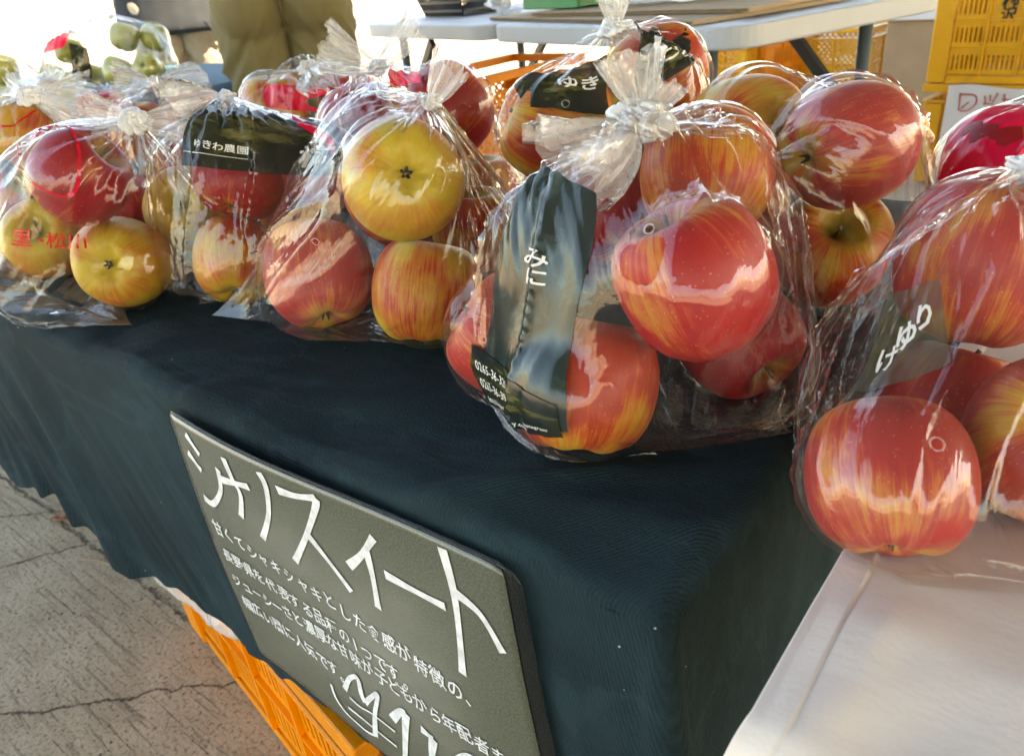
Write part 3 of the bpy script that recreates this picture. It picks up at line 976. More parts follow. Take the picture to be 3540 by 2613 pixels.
def crumple_sheet(name, base, tip, width, parent, seed, mat='film_tail', nr=44, nc=56, base_w=0.006, amp=1.0, closed=True, pinch=0.0):
    """gathered end of a bag: narrow at the knot, pleated and ragged at the rim; two layers"""
    base = np.array(base, float); tip = np.array(tip, float)
    d = tip - base; L = np.linalg.norm(d); d /= L
    vdir = np.array(cdir(0, 0, 1))
    side = np.cross(d, vdir)
    if np.linalg.norm(side) < 0.2:
        side = np.cross(d, np.array([0, 0, 1.0]))
    side /= np.linalg.norm(side)
    nrm = np.cross(side, d)
    s = np.linspace(0, 1, nr)[:, None]
    ang = np.linspace(0, 2 * np.pi, nc, endpoint=False)[None, :]
    prof = base_w + (width / 2 - base_w) * (s ** 0.75) * (1 - pinch * s ** 3)
    t = np.cos(ang); dep = np.sin(ang) * 0.28
    rg = 1 + 0.16 * vnoise(np.stack([np.cos(ang) * 2.2 + 0 * s, np.sin(ang) * 2.2 + 0 * s, s * 0 + seed + 0 * ang], -1), seed)
    pl = fbm(np.stack([np.cos(ang) * 5 + 0 * s, np.sin(ang) * 5 + 0 * s, s * 0.6 + seed * 3.1 + 0 * ang], -1), seed, 4)
    pl2 = fbm(np.stack([np.cos(ang) * 9 + 0 * s, np.sin(ang) * 9 + 0 * s, s * 6 + seed + 0 * ang], -1), seed + 5, 3)
    lat = prof * t * (1 + 0.35 * pl)
    out = prof * dep + amp * prof * (0.70 * pl + 0.14 * pl2) * (0.5 + 0.5 * s)
    al = L * s * rg + 0.05 * L * pl2 * s
    bend = 0.16 * L * np.sin(seed * 2.7) * s ** 2
    X = base + al[..., None] * d + (lat + bend)[..., None] * side + out[..., None] * nrm
    uv = np.stack([(ang / 6.283 * width * 3) + 0 * s, s * L + 0 * ang], -1)
    o = mesh_obj(name, X.reshape(-1, 3), grid_faces(nr, nc, True), mat, parent, True, uv.reshape(-1, 2))
    return o

def knot_mesh(pos, r, parent, seed, axis=(0, 0, 1)):
    nr, nc = 40, 56
    th = np.linspace(0.02, np.pi - 0.02, nr)[:, None]; ph = np.linspace(0, 2 * np.pi, nc, endpoint=False)[None, :]
    d = np.stack([np.sin(th) * np.cos(ph), np.sin(th) * np.sin(ph), np.cos(th) + 0 * ph], -1)
    tw = d.copy()
    a = 1.6 * d[..., 2]
    tw[..., 0] = d[..., 0] * np.cos(a) - d[..., 1] * np.sin(a); tw[..., 1] = d[..., 0] * np.sin(a) + d[..., 1] * np.cos(a)
    f = 1 - np.abs(fbm(tw * np.array([2.6, 2.6, 0.9]) + seed, seed, 3)) * 0.9 + 0.22 * vnoise(d * 1.6 + seed, seed + 3)
    band = np.exp(-((d[..., 2] - 0.35 * d[..., 0]) / 0.28) ** 2) * 0.28
    rr = r * (0.78 * f + band)
    X = d * rr[..., None] * np.array([1.15, 1.0, 0.95])
    Mx = np.array(Vector(axis).to_track_quat('Z', 'Y').to_matrix())
    X = X @ Mx.T + np.array(pos)
    uv = np.stack([ph * r * 2 + 0 * th, th * r * 2 + 0 * ph], -1)
    return mesh_obj('knot', X.reshape(-1, 3), grid_faces(nr, nc, True), 'film_knot', parent, True, uv.reshape(-1, 2))

def make_bag(key, knot, seam, label, tails=(), su=0.96, sv=0.86, nu=104, nv=72, iters=240, kr=0.0133, floor=TT + 0.0015, wr=1.0, suck=0.00012, balls=None, up=2, mat='film'):
    B = Bag()
    balls = balls or [v for k, v in APPLES.items() if k[0] == key]
    P = np.array([b[0] for b in balls])
    if seam is None:
        c = P.mean(0)
        vd = -np.array([c[0], c[1], 0]); vd /= np.linalg.norm(vd)
        sd_ = np.array([-vd[1], vd[0], 0])
        f = c + vd * 0.075
        seam = ((f - sd_ * 0.09)[:2].tolist() + [floor], (f + sd_ * 0.09)[:2].tolist() + [floor])
    sd = sum(ord(ch) for ch in key) * 7
    X, W, L, ph = relax_bag(balls, knot, seam[0], seam[1], su, sv, nu, nv, iters, sd, floor, suck=suck)
    X = upsample(X, up)
    N = normals(X)
    c = P.mean(0)
    if ((X - c) * N).sum(-1).mean() < 0:
        N = -N
    nvv, nuu, _ = X.shape
    u = np.linspace(0, 1, nuu, endpoint=False)[None, :] + np.zeros((nvv, 1)); v = np.linspace(0, 1, nvv)[:, None] + np.zeros((1, nuu))
    # small sharp pleats fanning down from the knot, crinkles elsewhere
    cu, su_ = np.cos(u * 2 * np.pi), np.sin(u * 2 * np.pi)
    pl = fbm(np.stack([cu * 8, su_ * 8, v * 1.2], -1), sd, 3)
    pl = (1 - np.abs(pl) * 3.4)
    dk = np.clip((v - 0.45) / 0.55, 0, 1)
    tens = fbm(np.stack([cu * 4.5 + v * 4, su_ * 4.5 - v * 4, v * 2], -1), sd + 9, 3)
    tens = 1 - np.abs(tens) * 3.2
    off = wr * (0.0032 * pl * dk * (1 - dk ** 4 * 0.5) + 0.0012 * tens * (1 - 0.5 * dk))
    # a few long stretch folds running from the knot over the load to the seam
    big = fbm(np.stack([cu * 2.6 + v * 1.5, su_ * 2.6 - v * 1.5, v * 0.7 + sd], -1), sd + 21, 2)
    off = off + wr * 0.0042 * np.clip(1 - np.abs(big) * 9.0, 0, 1) ** 1.5 * np.sin(np.pi * np.clip(v, 0, 1))
    fade = np.clip(np.minimum(v * 14, (1 - v) * 30), 0, 1)
    X = X + N * (np.maximum(off, -0.0007) * fade)[..., None]
    X[..., 2] = np.maximum(X[..., 2], floor - 0.0005)
    B.X, B.N, B.W, B.L = X, N, W, L
    root = empty('bag_of_apples', (float(c[0]), float(c[1]), floor))
    B.root = root
    tag(root, label, 'bag', 'tied clear bags of apples')
    org = np.array(root.location)
    uvs = np.stack([u * W, v * L], -1).reshape(-1, 2)
    nf = grid_faces(nvv, nuu, True)
    B.film = mesh_obj('film', (X - org).reshape(-1, 3), nf, mat, root, True, uvs)
    k = knot_mesh(np.array(knot) - org, kr, root, sd, axis=np.array(knot) - c)
    for i, (tip, w) in enumerate(tails):
        d = np.array(tip) - np.array(knot)
        st = np.array(knot) + d / np.linalg.norm(d) * kr * 0.5
        crumple_sheet('tied_end', st - org, np.array(tip) - org, w * 1.35, root, sd + 11 * i)
    B.org = org
    # corner of the seam standing proud
    return B

def bag_sample(B, U, V, off=0.0006):
    nv, nu, _ = B.X.shape
    fu = (np.asarray(U) % 1.0) * nu; fv = np.clip(np.asarray(V), 0, 1) * (nv - 1)
    i = np.floor(fu).astype(int); j = np.clip(np.floor(fv).astype(int), 0, nv - 2)
    a = (fu - i)[..., None]; b = (fv - j)[..., None]
    i0 = i % nu; i1 = (i + 1) % nu
    def s(M):
        return (M[j, i0] * (1 - a) + M[j, i1] * a) * (1 - b) + (M[j + 1, i0] * (1 - a) + M[j + 1, i1] * a) * b
    p = s(B.X); n = s(B.N)
    return p + n * off - B.org

EYE = np.array(cam.matrix_world.translation)
CR = np.array(CAMR)
def bag_uv(B, pt):
    """uv of the outer film point nearest to the line of a world point, on the side that faces out"""
    pt = np.array(pt, float)
    d = pt - EYE; d /= np.linalg.norm(d)
    w = B.X - EYE
    t = w @ d
    dist = np.linalg.norm(w - t[..., None] * d, axis=-1)
    cost = dist + np.where((B.N @ d) > 0, 1.0, 0.0) + 0.05 * t
    j, i = np.unravel_index(np.argmin(cost), cost.shape)
    return i / B.X.shape[1], j / (B.X.shape[0] - 1)

def quad_uv(B, pts):
    q = [bag_uv(B, p) for p in pts]
    u0 = q[0][0]
    return [(u0 + ((u - u0 + 0.5) % 1.0 - 0.5), v) for u, v in q]

def q_at(q, s, t):
    """bilinear: corners tl, tr, br, bl"""
    s = np.asarray(s, float); t = np.asarray(t, float)
    q = np.array(q)
    r = ((1 - s) * (1 - t))[..., None] * q[0] + (s * (1 - t))[..., None] * q[1] + (s * t)[..., None] * q[2] + ((1 - s) * t)[..., None] * q[3]
    return r[..., 0], r[..., 1]

def print_panel(B, q, mat, name='printed_label', off=0.0005, n=(70, 90), edge=None, parent=None):
    s, t = np.meshgrid(np.linspace(0, 1, n[0]), np.linspace(0, 1, n[1]))
    s2 = s
    if edge is not None:
        s2 = edge(s, t)
    U, V = q_at(q, s2, t)
    P = bag_sample(B, U, V, off)
    return mesh_obj(name, P.reshape(-1, 3), grid_faces(n[1], n[0]), mat, parent or B.root, True, np.stack([s, t], -1).reshape(-1, 2))

def ribbon(pts, w, step=0.01, taper=True):
    """polyline -> strip vertices in 2D"""
    p = np.array(catmull(pts, 8) if len(pts) > 2 else [np.array(pts[0]) + (np.array(pts[1]) - np.array(pts[0])) * k / 10 for k in range(11)])
    d = np.gradient(p, axis=0); d /= np.linalg.norm(d, axis=1, keepdims=True) + 1e-9
    nrm = np.stack([-d[:, 1], d[:, 0]], 1)
    k = np.linspace(0, 1, len(p))
    ww = w * (0.82 + 0.18 * np.cos(k * 5)) if taper else w + 0 * k
    return p + nrm * ww[:, None], p - nrm * ww[:, None]

def print_strokes(B, q, strokes, w, mat, name='lettering', off=0.0011, aspect=1.0, parent=None):
    v = []; f = []
    for st in strokes:
        a, b = ribbon([(x, y * aspect) for x, y in st], w)
        base = len(v)
        for pa, pb in zip(a, b):
            v.append((pa[0], pa[1] / aspect)); v.append((pb[0], pb[1] / aspect))
        for k in range(len(a) - 1):
            f.append((base + 2 * k, base + 2 * k + 1, base + 2 * k + 3, base + 2 * k + 2))
    v = np.array(v)
    U, V = q_at(q, v[:, 0], v[:, 1])
    return mesh_obj(name, bag_sample(B, U, V, off), f, mat, parent or B.root, True, v)

_font_cache = {}
def glyph(ch, weight=0.0):
    """2D outline mesh of one character, 1 unit high"""
    kk = (ch, weight)
    if kk not in _font_cache:
        cu = bpy.data.curves.new('t', 'FONT'); cu.body = ch; cu.size = 1.0; cu.offset = weight; cu.resolution_u = 2
        ob = bpy.data.objects.new('t', cu); C.objects.link(ob)
        dg = bpy.context.evaluated_depsgraph_get()
        me = bpy.data.meshes.new_from_object(ob.evaluated_get(dg))
        bm = bmesh.new(); bm.from_mesh(me)
        if len(bm.verts):
            for ax in (0, 1):
                lo = min(x.co[ax] for x in bm.verts); hi = max(x.co[ax] for x in bm.verts)
                for c in np.arange(math.floor(lo * 5) / 5, hi, 0.2):
                    gm = bm.verts[:] + bm.edges[:] + bm.faces[:]
                    no = [0, 0, 0]; no[ax] = 1; co = [0, 0, 0]; co[ax] = c
                    bmesh.ops.bisect_plane(bm, geom=gm, plane_co=co, plane_no=no)
        bm.verts.index_update()
        v = np.array([x.co[:2] for x in bm.verts]).reshape(-1, 2); f = [tuple(x.index for x in fc.verts) for fc in bm.faces]
        bm.free()
        adv = (v[:, 0].max() + 0.06) if len(v) else 0.3
        bpy.data.objects.remove(ob); bpy.data.curves.remove(cu); bpy.data.meshes.remove(me)
        _font_cache[kk] = (v, f, adv)
    return _font_cache[kk]

def text2d(s, size, x0, y0, dx=1.0, slope=0.0, jit=0.0, seed=0, weight=0.0, fixed=None, yscale=1.0):
    """list of verts/faces laid out to the right, y down"""
    rng = random.Random(seed)
    V = []; F = []
    x = x0
    for i, ch in enumerate(s):
        if ch in ' \u3000':
            x += size * 0.5; continue
        v, f, adv = glyph(ch, weight)
        if not len(v):
            x += size * 0.3; continue
        a = rng.uniform(-1, 1) * jit
        sc = size * (1 + rng.uniform(-1, 1) * jit * 0.8)
        ca, sa = math.cos(a), math.sin(a)
        b = len(V)
        yy = y0 + slope * (x - x0) + rng.uniform(-1, 1) * jit * size * 0.35
        sk = rng.uniform(-1, 1) * jit
        for px, py in v:
            px2 = px + sk * py
            V.append((x + (px2 * ca - py * sa) * sc * dx, yy - (px2 * sa + py * ca) * sc * yscale))
        F += [tuple(b + k for k in q) for q in f]
        x += (fixed if fixed is not None and adv > 0.62 else (fixed * 0.62 if fixed is not None else adv * size)) * dx
    return V, F

def print_text(B, q, s, size, x0, y0, dx, mat='print_white', name='lettering', off=0.0012, yscale=1.0, jit=0.02, seed=1, weight=0.01, rot=False):
    V, F = text2d(s, size, x0, y0, dx, 0, jit, seed, weight, None, yscale)
    v = np.array(V)
    if rot:
        v = np.stack([v[:, 1], 1 - v[:, 0]], 1)
    U, W = q_at(q, v[:, 0], v[:, 1])
    return mesh_obj(name, bag_sample(B, U, W, off), F, mat, B.root, False, v)

BAGS = {}
BAGS['C'] = make_bag('C', (-0.2356, 0.4103, 0.800), ((-0.2214, 0.3006, 0.6225), (-0.128, 0.400, 0.6225)),
    'large clear centre bag of apples with a black label and big white knot', [((-0.2412, 0.4055, 0.838), 0.03), ((-0.2480, 0.3570, 0.779), 0.05), ((-0.225, 0.42, 0.822), 0.02)], su=0.969, sv=0.855, kr=0.0195, iters=300, nu=128, nv=88)
BAGS['D'] = make_bag('D', (-0.245, 0.527, 0.712), ((-0.148, 0.572, 0.6225), (-0.225, 0.560, 0.6225)),
    'clear unlabelled bag of apples behind the centre bag on the right', [((-0.262, 0.515, 0.73), 0.03)], suck=0.0, wr=1.5, su=0.950, sv=0.864, iters=280, nu=120, nv=80)
BAGS['E'] = make_bag('E', (-0.3565, 0.5796, 0.834), None,
    'clear bag at back centre, its tall twisted knot before the white table', [((-0.3617, 0.5872, 0.880), 0.032)], su=0.950, sv=0.855, kr=0.0133)
BAGS['F'] = make_bag('F', (-0.393, 0.3967, 0.811), ((-0.6644, 0.3335, 0.6225), (-0.484, 0.3757, 0.6225)),
    'clear bag with a yellow-green apple on top and a flat sealed corner', [((-0.374, 0.4031, 0.834), 0.022)], su=0.950, sv=0.846, kr=0.0072, iters=280, nu=120, nv=80)
BAGS['G'] = make_bag('G', (-0.6944, 0.4286, 0.805), ((-0.705, 0.343, 0.6225), (-0.615, 0.4318, 0.6225)),
    'clear bag with a dark photo label across its top, left of the yellow-topped bag', [((-0.7003, 0.3752, 0.796), 0.055)], su=0.950, sv=0.846, kr=0.0092)
BAGS['H'] = make_bag('H', (-0.7261, 0.3496, 0.797), ((-0.965, 0.272, 0.6225), (-0.718, 0.2829, 0.6225)),
    'clear bag printed with a red ring and red characters at left front', [((-0.7665, 0.325, 0.8095), 0.028), ((-0.6941, 0.39, 0.790), 0.036)], su=0.950, sv=0.846, kr=0.0144)
BAGS['I'] = make_bag('I', (-0.995, 0.3696, 0.812), None,
    'clear bag of apples at the left edge with a green-black label on its side', [((-0.9621, 0.4113, 0.795), 0.05), ((-1.03, 0.36, 0.817), 0.03)], kr=0.0144, nu=88, nv=60, iters=200)
BAGS['J'] = make_bag('J', (-1.51, 0.600, 0.783), None,
    'clear bag of apples farthest to the left, its knot below the green apples', [((-1.50, 0.6208, 0.815), 0.04), ((-1.575, 0.5735, 0.797), 0.05)], kr=0.0184, nu=88, nv=60, iters=180)
BAGS['K'] = make_bag('K', (-1.150, 0.5992, 0.786), None,
    'clear bag of apples with a spread white knot, below the blue table', [((-1.19, 0.56, 0.798), 0.04), ((-1.10, 0.6494, 0.784), 0.04)], kr=0.0144, nu=88, nv=60, iters=180)
BAGS['L'] = make_bag('L', (-0.840, 0.640, 0.800), None,
    'low clear bag of apples with red print, in front of the khaki trousers', [((-0.80, 0.625, 0.785), 0.045)], kr=0.0124, nu=88, nv=60, iters=180)
BAGS['M'] = make_bag('M', (-0.6193, 0.5567, 0.811), None,
    'clear bag of apples with two long knot ears, right of the khaki trousers', [((-0.5863, 0.5899, 0.842), 0.026), ((-0.6574, 0.5206, 0.829), 0.036)], kr=0.0113, nu=96, nv=64, iters=220)
BAGS['N'] = make_bag('N', (0.01, 0.700, 0.806), None,
    'clear bag with a solid red printed panel at the right edge, under the yellow crates', [((0.03, 0.72, 0.83), 0.04)], kr=0.0133, nu=96, nv=64, iters=220)
BAGS['R'] = make_bag('R', (-0.040, 0.470, 0.770), ((-0.0404, 0.300, 0.6245), (0.040, 0.3381, 0.6245)),
    'clear bag of red apples standing on the cream cloth at the right edge', [((-0.015, 0.4942, 0.776), 0.05)], su=0.969, sv=0.855, kr=0.0144, floor=TT + 0.0045, iters=300, nu=128, nv=88)

# ------------------------------------------------------------------ prints on the bags
def wavy(a, s0):
    return lambda s, t: s + a * np.sin(t * 7 + s0) * (s > 0.5)

b = BAGS['C']
q = quad_uv(b, [(-0.2653, 0.3471, 0.7921), (-0.2368, 0.3578, 0.7722), (-0.2195, 0.2869, 0.6574), (-0.2532, 0.2729, 0.6742)])
print_panel(b, q, 'label_teal', edge=wavy(0.05, 1.0), n=(60, 110))['label'] = 'black label band down the left of the bag'
print_text(b, q, 'み', 0.27, 0.36, 0.36, 1.0, yscale=0.30, weight=0.015)
print_text(b, q, 'に', 0.24, 0.40, 0.43, 1.0, yscale=0.30, weight=0.02)
q2 = quad_uv(b, [(-0.276, 0.2830, 0.7022), (-0.2235, 0.2890, 0.672), (-0.2190, 0.2869, 0.6540), (-0.262, 0.2729, 0.6722)])
print_panel(b, q2, 'label_dark', off=0.0013, n=(60, 26), name='contact_strip')
print_text(b, q2, '0265-36-3204', 0.115, 0.05, 0.35, 0.72, yscale=2.0, off=0.0019)
print_text(b, q2, '0265-36-3967', 0.115, 0.05, 0.65, 0.72, yscale=2.0, off=0.0019)
print_text(b, q2, 'http://www', 0.075, 0.10, 0.88, 0.72, yscale=2.0, off=0.0019)
print_text(b, q2, 'y.com', 0.075, 0.62, 0.90, 0.72, yscale=2.0, off=0.0019)
print_text(b, q2, 'instagram', 0.06, 0.74, 0.80, 0.72, yscale=2.0, off=0.0019)

b = BAGS['G']
q = quad_uv(b, [(-0.700, 0.4198, 0.8051), (-0.6153, 0.4716, 0.7824), (-0.596, 0.4514, 0.7308), (-0.7100, 0.3722, 0.7538)])
print_panel(b, q, 'label_dark', n=(90, 60))['label'] = 'dark photo label across the top'
print_text(b, q, 'ゆきわ農園', 0.075, 0.10, 0.80, 1.0, yscale=1.3)
print_strokes(b, q, [[(0.02, 0.86), (0.5, 0.86)]], 0.004, 'print_white', name='rule')
print_text(b, q, '柿', 0.20, 0.76, 0.86, 1.0, yscale=1.5, weight=0.03)
q = quad_uv(b, [(-0.6188, 0.4449, 0.7916), (-0.5853, 0.456, 0.7661), (-0.5793, 0.4492, 0.7494), (-0.6122, 0.4412, 0.7784)])
print_panel(b, q, 'print_red_panel', off=0.001, n=(40, 20), name='red_print')

b = BAGS['E']
q = quad_uv(b, [(-0.4113, 0.5162, 0.8058), (-0.3579, 0.5706, 0.8163), (-0.3466, 0.5491, 0.7725), (-0.4005, 0.5112, 0.7856)])
print_panel(b, q, 'label_dark', n=(70, 40))
print_text(b, q, 'instagram', 0.10, -0.92, 0.10, 0.8, yscale=0.9, rot=True)
print_text(b, q, 'ゆき', 0.26, 0.42, 0.55, 1.0, yscale=1.2, weight=0.02)
q = quad_uv(b, [(-0.3468, 0.5963, 0.8384), (-0.3136, 0.619, 0.8294), (-0.306, 0.6046, 0.8003), (-0.3383, 0.5646, 0.784)])
print_panel(b, q, 'label_dark', n=(50, 50))
print_text(b, q, 'わの', 0.34, 0.15, 0.62, 1.0, yscale=1.0, weight=0.02)

b = BAGS['H']
q = quad_uv(b, [(-0.8087, 0.2894, 0.800), (-0.745, 0.3251, 0.7932), (-0.7305, 0.3021, 0.7416), (-0.7864, 0.266, 0.7474)])
ring = [(0.5 + 0.46 * math.cos(a), 0.5 + 0.46 * math.sin(a)) for a in np.linspace(0, 2 * math.pi, 25)]
print_strokes(b, q, [ring], 0.018, 'print_red', name='red_ring')
print_strokes(b, q, [[(0.25, 0.10), (0.45, 0.03)], [(0.30, 0.17), (0.55, 0.10)], [(0.40, 0.00), (0.40, 0.26)], [(0.32, 0.24), (0.52, 0.18)]], 0.016, 'print_red', name='red_mark')
q = quad_uv(b, [(-0.8889, 0.2666, 0.7051), (-0.8215, 0.3039, 0.6991), (-0.8172, 0.2959, 0.6778), (-0.8847, 0.2586, 0.6838)])
print_text(b, q, '里', 0.32, 0.02, 0.80, 1.0, 'print_red', yscale=2.6, weight=0.012)
print_text(b, q, '・松川', 0.30, 0.34, 0.80, 1.0, 'print_red', yscale=2.6, weight=0.012)

b = BAGS['I']
q = quad_uv(b, [(-1.010, 0.3225, 0.7614), (-0.960, 0.3338, 0.7238), (-0.9482, 0.3297, 0.7002), (-0.9893, 0.3083, 0.7285)])
print_panel(b, q, 'label_teal', n=(50, 30))
print_text(b, q, '園農わきゆ', 0.14, 0.22, 0.50, 1.0, yscale=1.2)
q = quad_uv(b, [(-1.005, 0.345, 0.803), (-0.975, 0.366, 0.798), (-0.965, 0.35, 0.780), (-0.995, 0.33, 0.784)])
print_strokes(b, q, [[(0.0, 0.9), (0.5, 0.8), (0.95, 0.1)]], 0.05, 'print_red', name='red_line')

b = BAGS['L']
q = quad_uv(b, [(-0.7937, 0.5397, 0.797), (-0.7373, 0.5668, 0.7902), (-0.7332, 0.5591, 0.7646), (-0.7902, 0.5332, 0.7736)])
print_panel(b, q, 'print_red_panel', n=(40, 20), name='red_print', edge=wavy(0.2, 0.3))
b = BAGS['M']
q = quad_uv(b, [(-0.5984, 0.552, 0.8105), (-0.5704, 0.5648, 0.8063), (-0.5671, 0.5633, 0.7952), (-0.5959, 0.5472, 0.7967)])
print_panel(b, q, 'print_red_panel', n=(30, 14), name='red_print')
b = BAGS['K']
q = quad_uv(b, [(-1.085, 0.625, 0.806), (-1.062, 0.642, 0.795), (-1.058, 0.635, 0.786), (-1.083, 0.62, 0.797)])
print_panel(b, q, 'print_red_panel', n=(20, 12), name='red_print')
b = BAGS['N']
q = quad_uv(b, [(-0.1177, 0.6516, 0.7618), (-0.0707, 0.6919, 0.7607), (-0.0558, 0.6635, 0.703), (-0.1087, 0.6233, 0.7117)])
print_panel(b, q, 'print_red_panel', n=(80, 80), name='red_panel', off=0.0014)['label'] = 'glossy solid red printed panel'
b = BAGS['R']
q = quad_uv(b, [(-0.0875, 0.4052, 0.719), (-0.0695, 0.4237, 0.7227), (-0.0541, 0.4096, 0.6844), (-0.0866, 0.3518, 0.6857)])
print_panel(b, q, 'label_sheer', n=(50, 60))
print_text(b, q, 'り', 0.34, 0.55, 0.50, 1.0, yscale=0.9, weight=0.03)
print_text(b, q, 'ゆ', 0.34, 0.30, 0.62, 1.0, yscale=0.9, weight=0.03)
print_text(b, q, 'け', 0.30, 0.10, 0.78, 1.0, yscale=0.9, weight=0.02)

# round vent holes punched through the film: rim of each
def vent(key, pt, r=0.0028):
    B = BAGS[key]
    u, v = bag_uv(B, pt)
    ru, rv = r / B.W, r / B.L
    vv = []; ff = []
    n = 24
    for k in range(n):
        a = 2 * math.pi * k / n
        for rr in (0.80, 1.08):
            vv.append((u + ru * rr * math.cos(a), v + rv * rr * math.sin(a)))
    for k in range(n):
        a, c = 2 * k, 2 * ((k + 1) % n)
        ff.append((a, a + 1, c + 1, c))
    vv = np.array(vv)
    mesh_obj('vent_rim', bag_sample(B, vv[:, 0], vv[:, 1], 0.0007), ff, 'film_tail', B.root, True, vv)
    # take the film out of the hole
    me = B.film.data
    bm = bmesh.new(); bm.from_mesh(me)
    c = Vector(bag_sample(B, np.array([u]), np.array([v]), 0.0)[0])
    kill = [f for f in bm.faces if (f.calc_center_median() - c).length < r * 0.92]
    bmesh.ops.delete(bm, geom=kill, context='FACES')
    bm.to_mesh(me); bm.free()
vent('F', (-0.4929, 0.3479, 0.7135))
vent('C', (-0.1925, 0.343, 0.7607))
vent('R', (-0.0447, 0.3475, 0.6707), 0.0032)
vent('E', (-0.3762, 0.5314, 0.7841))

# ------------------------------------------------------------------ laminated hand-lettered sign
SW, SH = 0.34, 0.258
S_TL, S_TR, S_BR, S_BL = [np.array(p) for p in ((-0.556, 0.2215, 0.6065), (-0.2167, 0.2225, 0.6085), (-0.1905, 0.2200, 0.3495), (-0.5353, 0.2150, 0.3543))]
def sign_at(s, t, off):
    s = np.asarray(s, float)[..., None]; t = np.asarray(t, float)[..., None]
    p = (1 - s) * (1 - t) * S_TL + s * (1 - t) * S_TR + s * t * S_BR + (1 - s) * t * S_BL
    p = p + np.array([0, -1.0, 0]) * (0.004 * np.sin(np.pi * np.clip(s, 0, 1)) + 0.0025 * np.sin(6 * s + 4 * t) + off)
    return p
def sheet(name, s0, s1, t0, t1, off, mat, parent, rad=0.02, thick=0.0006):
    n, m = 50, 40
    S, T = np.meshgrid(np.linspace(s0, s1, n), np.linspace(t0, t1, m))
    # round the corners
    ex = np.minimum(S - s0, s1 - S) * SW; ey = np.minimum(T - t0, t1 - T) * SH
    r = rad
    f = np.where((ex < r) & (ey < r), 1, 0)
    d = np.hypot(r - ex, r - ey)
    k = np.where((f > 0) & (d > 1e-9), np.minimum(1, r / np.maximum(np.maximum(r - ex, r - ey), 1e-9) * np.maximum(r - ex, r - ey) / np.maximum(d, 1e-9)), 1)
    sx = np.where(S < (s0 + s1) / 2, s0 * SW + r - (r - ex) * k, s1 * SW - r + (r - ex) * k) / SW
    ty = np.where(T < (t0 + t1) / 2, t0 * SH + r - (r - ey) * k, t1 * SH - r + (r - ey) * k) / SH
    S2 = np.where(f > 0, sx, S); T2 = np.where(f > 0, ty, T)
    P = sign_at(S2, T2, off)
    uv = np.stack([(S - s0) / (s1 - s0), (T - t0) / (t1 - t0)], -1).reshape(-1, 2)
    o = mesh_obj(name, (P - ORG).reshape(-1, 3), [tuple(reversed(f)) for f in grid_faces(m, n)], mat, parent, True, uv)
    md = o.modifiers.new('solid', 'SOLIDIFY'); md.thickness = thick; md.offset = 1
    return o
sg = empty('price_sign', (-0.375, 0.22, 0.35))
ORG = np.array(sg.location)
tag(sg, 'grey-green laminated chalkboard-style sign with white hand lettering hung on the black cloth', 'sign')
sheet('laminate', -0.012, 1.036, -0.012, 1.014, 0.0, 'laminate', sg, 0.012)
sheet('board', 0.0, 1.0, 0.0, 1.0, 0.0009, 'sign_board', sg, 0.004, 0.0004)

def sign_mesh(name, V, F, off=0.0022):
    v = np.array(V)
    P = sign_at(v[:, 0] / SW, v[:, 1] / SH, off) - ORG
    return mesh_obj(name, P, F, 'white_paint', sg, False)
def sign_strokes(name, strokes, w, off=0.0022):
    V = []; F = []
    for k, st in enumerate(strokes):
        ww = w[k] if isinstance(w, list) else w
        a, b_ = ribbon([(x * SW, y * SH) for x, y in st], ww)
        base = len(V)
        for pa, pb in zip(a, b_):
            V.append(tuple(pa)); V.append(tuple(pb))
        for i in range(len(a) - 1):
            F.append((base + 2 * i, base + 2 * i + 1, base + 2 * i + 3, base + 2 * i + 2))
    return sign_mesh(name, V, F, off)
HEAD = [[[(0.0704, 0.0425), (0.1116, 0.0958)], [(0.0487, 0.1159), (0.0914, 0.1613)], [(0.0507, 0.2808), (0.0912, 0.2829), (0.1598, 0.1971), (0.1846, 0.1096)]],
        [[(0.1837, 0.1454), (0.3015, 0.1153)], [(0.2328, 0.0489), (0.2399, 0.1184), (0.2507, 0.1675), (0.2133, 0.2667)]],
        [[(0.3679, 0.0348), (0.3741, 0.0832), (0.3421, 0.1901), (0.274, 0.3145)]],
        [[(0.4154, 0.0701), (0.4752, 0.0618), (0.5439, 0.0374)], [(0.5439, 0.0374), (0.529, 0.0767), (0.4608, 0.2012), (0.3783, 0.3382)], [(0.4693, 0.1964), (0.5075, 0.2567), (0.5571, 0.3357)]],
        [[(0.577, 0.237), (0.6293, 0.173), (0.6847, 0.0886)], [(0.6494, 0.1435), (0.6459, 0.2309), (0.6339, 0.3416)]],
        [[(0.6879, 0.1975), (0.7607, 0.2002), (0.8414, 0.1982)]],
        [[(0.868, 0.0191), (0.8727, 0.1342), (0.8635, 0.2613), (0.8483, 0.3962)], [(0.8727, 0.1342), (0.9284, 0.1623), (0.9657, 0.2442)]]]
for i, st in enumerate(HEAD):
    sign_strokes('headline_character', st, 0.0037, 0.0020 + 0.0001 * (i % 2))
LINES = [('甘くてシャキシャキとした食感が特徴の、', 0.043, 0.420, 0.800, 0.077), ('長野県を代表する品種の1つです。', 0.036, 0.532, 0.647, 0.064),
         ('ジューシーさと濃厚な甘味が子どもから年配者まで', 0.031, 0.645, 0.888, 0.003), ('幅広い層に人気です。', 0.033, 0.742, 0.395, 0.042)]
for i, (s, x0, y0, wd, dy) in enumerate(LINES):
    small = sum(1 for ch in s if ch in 'ャュー、。1')
    fx = wd * SW / (len(s) - 0.30 * small)
    V, F = text2d(s, 0.0138, x0 * SW, y0 * SH, 1.0, dy * SH / (wd * SW), 0.10, 40 + i, 0.012, fx, 1.15)
    sign_mesh('text_line', V, F)
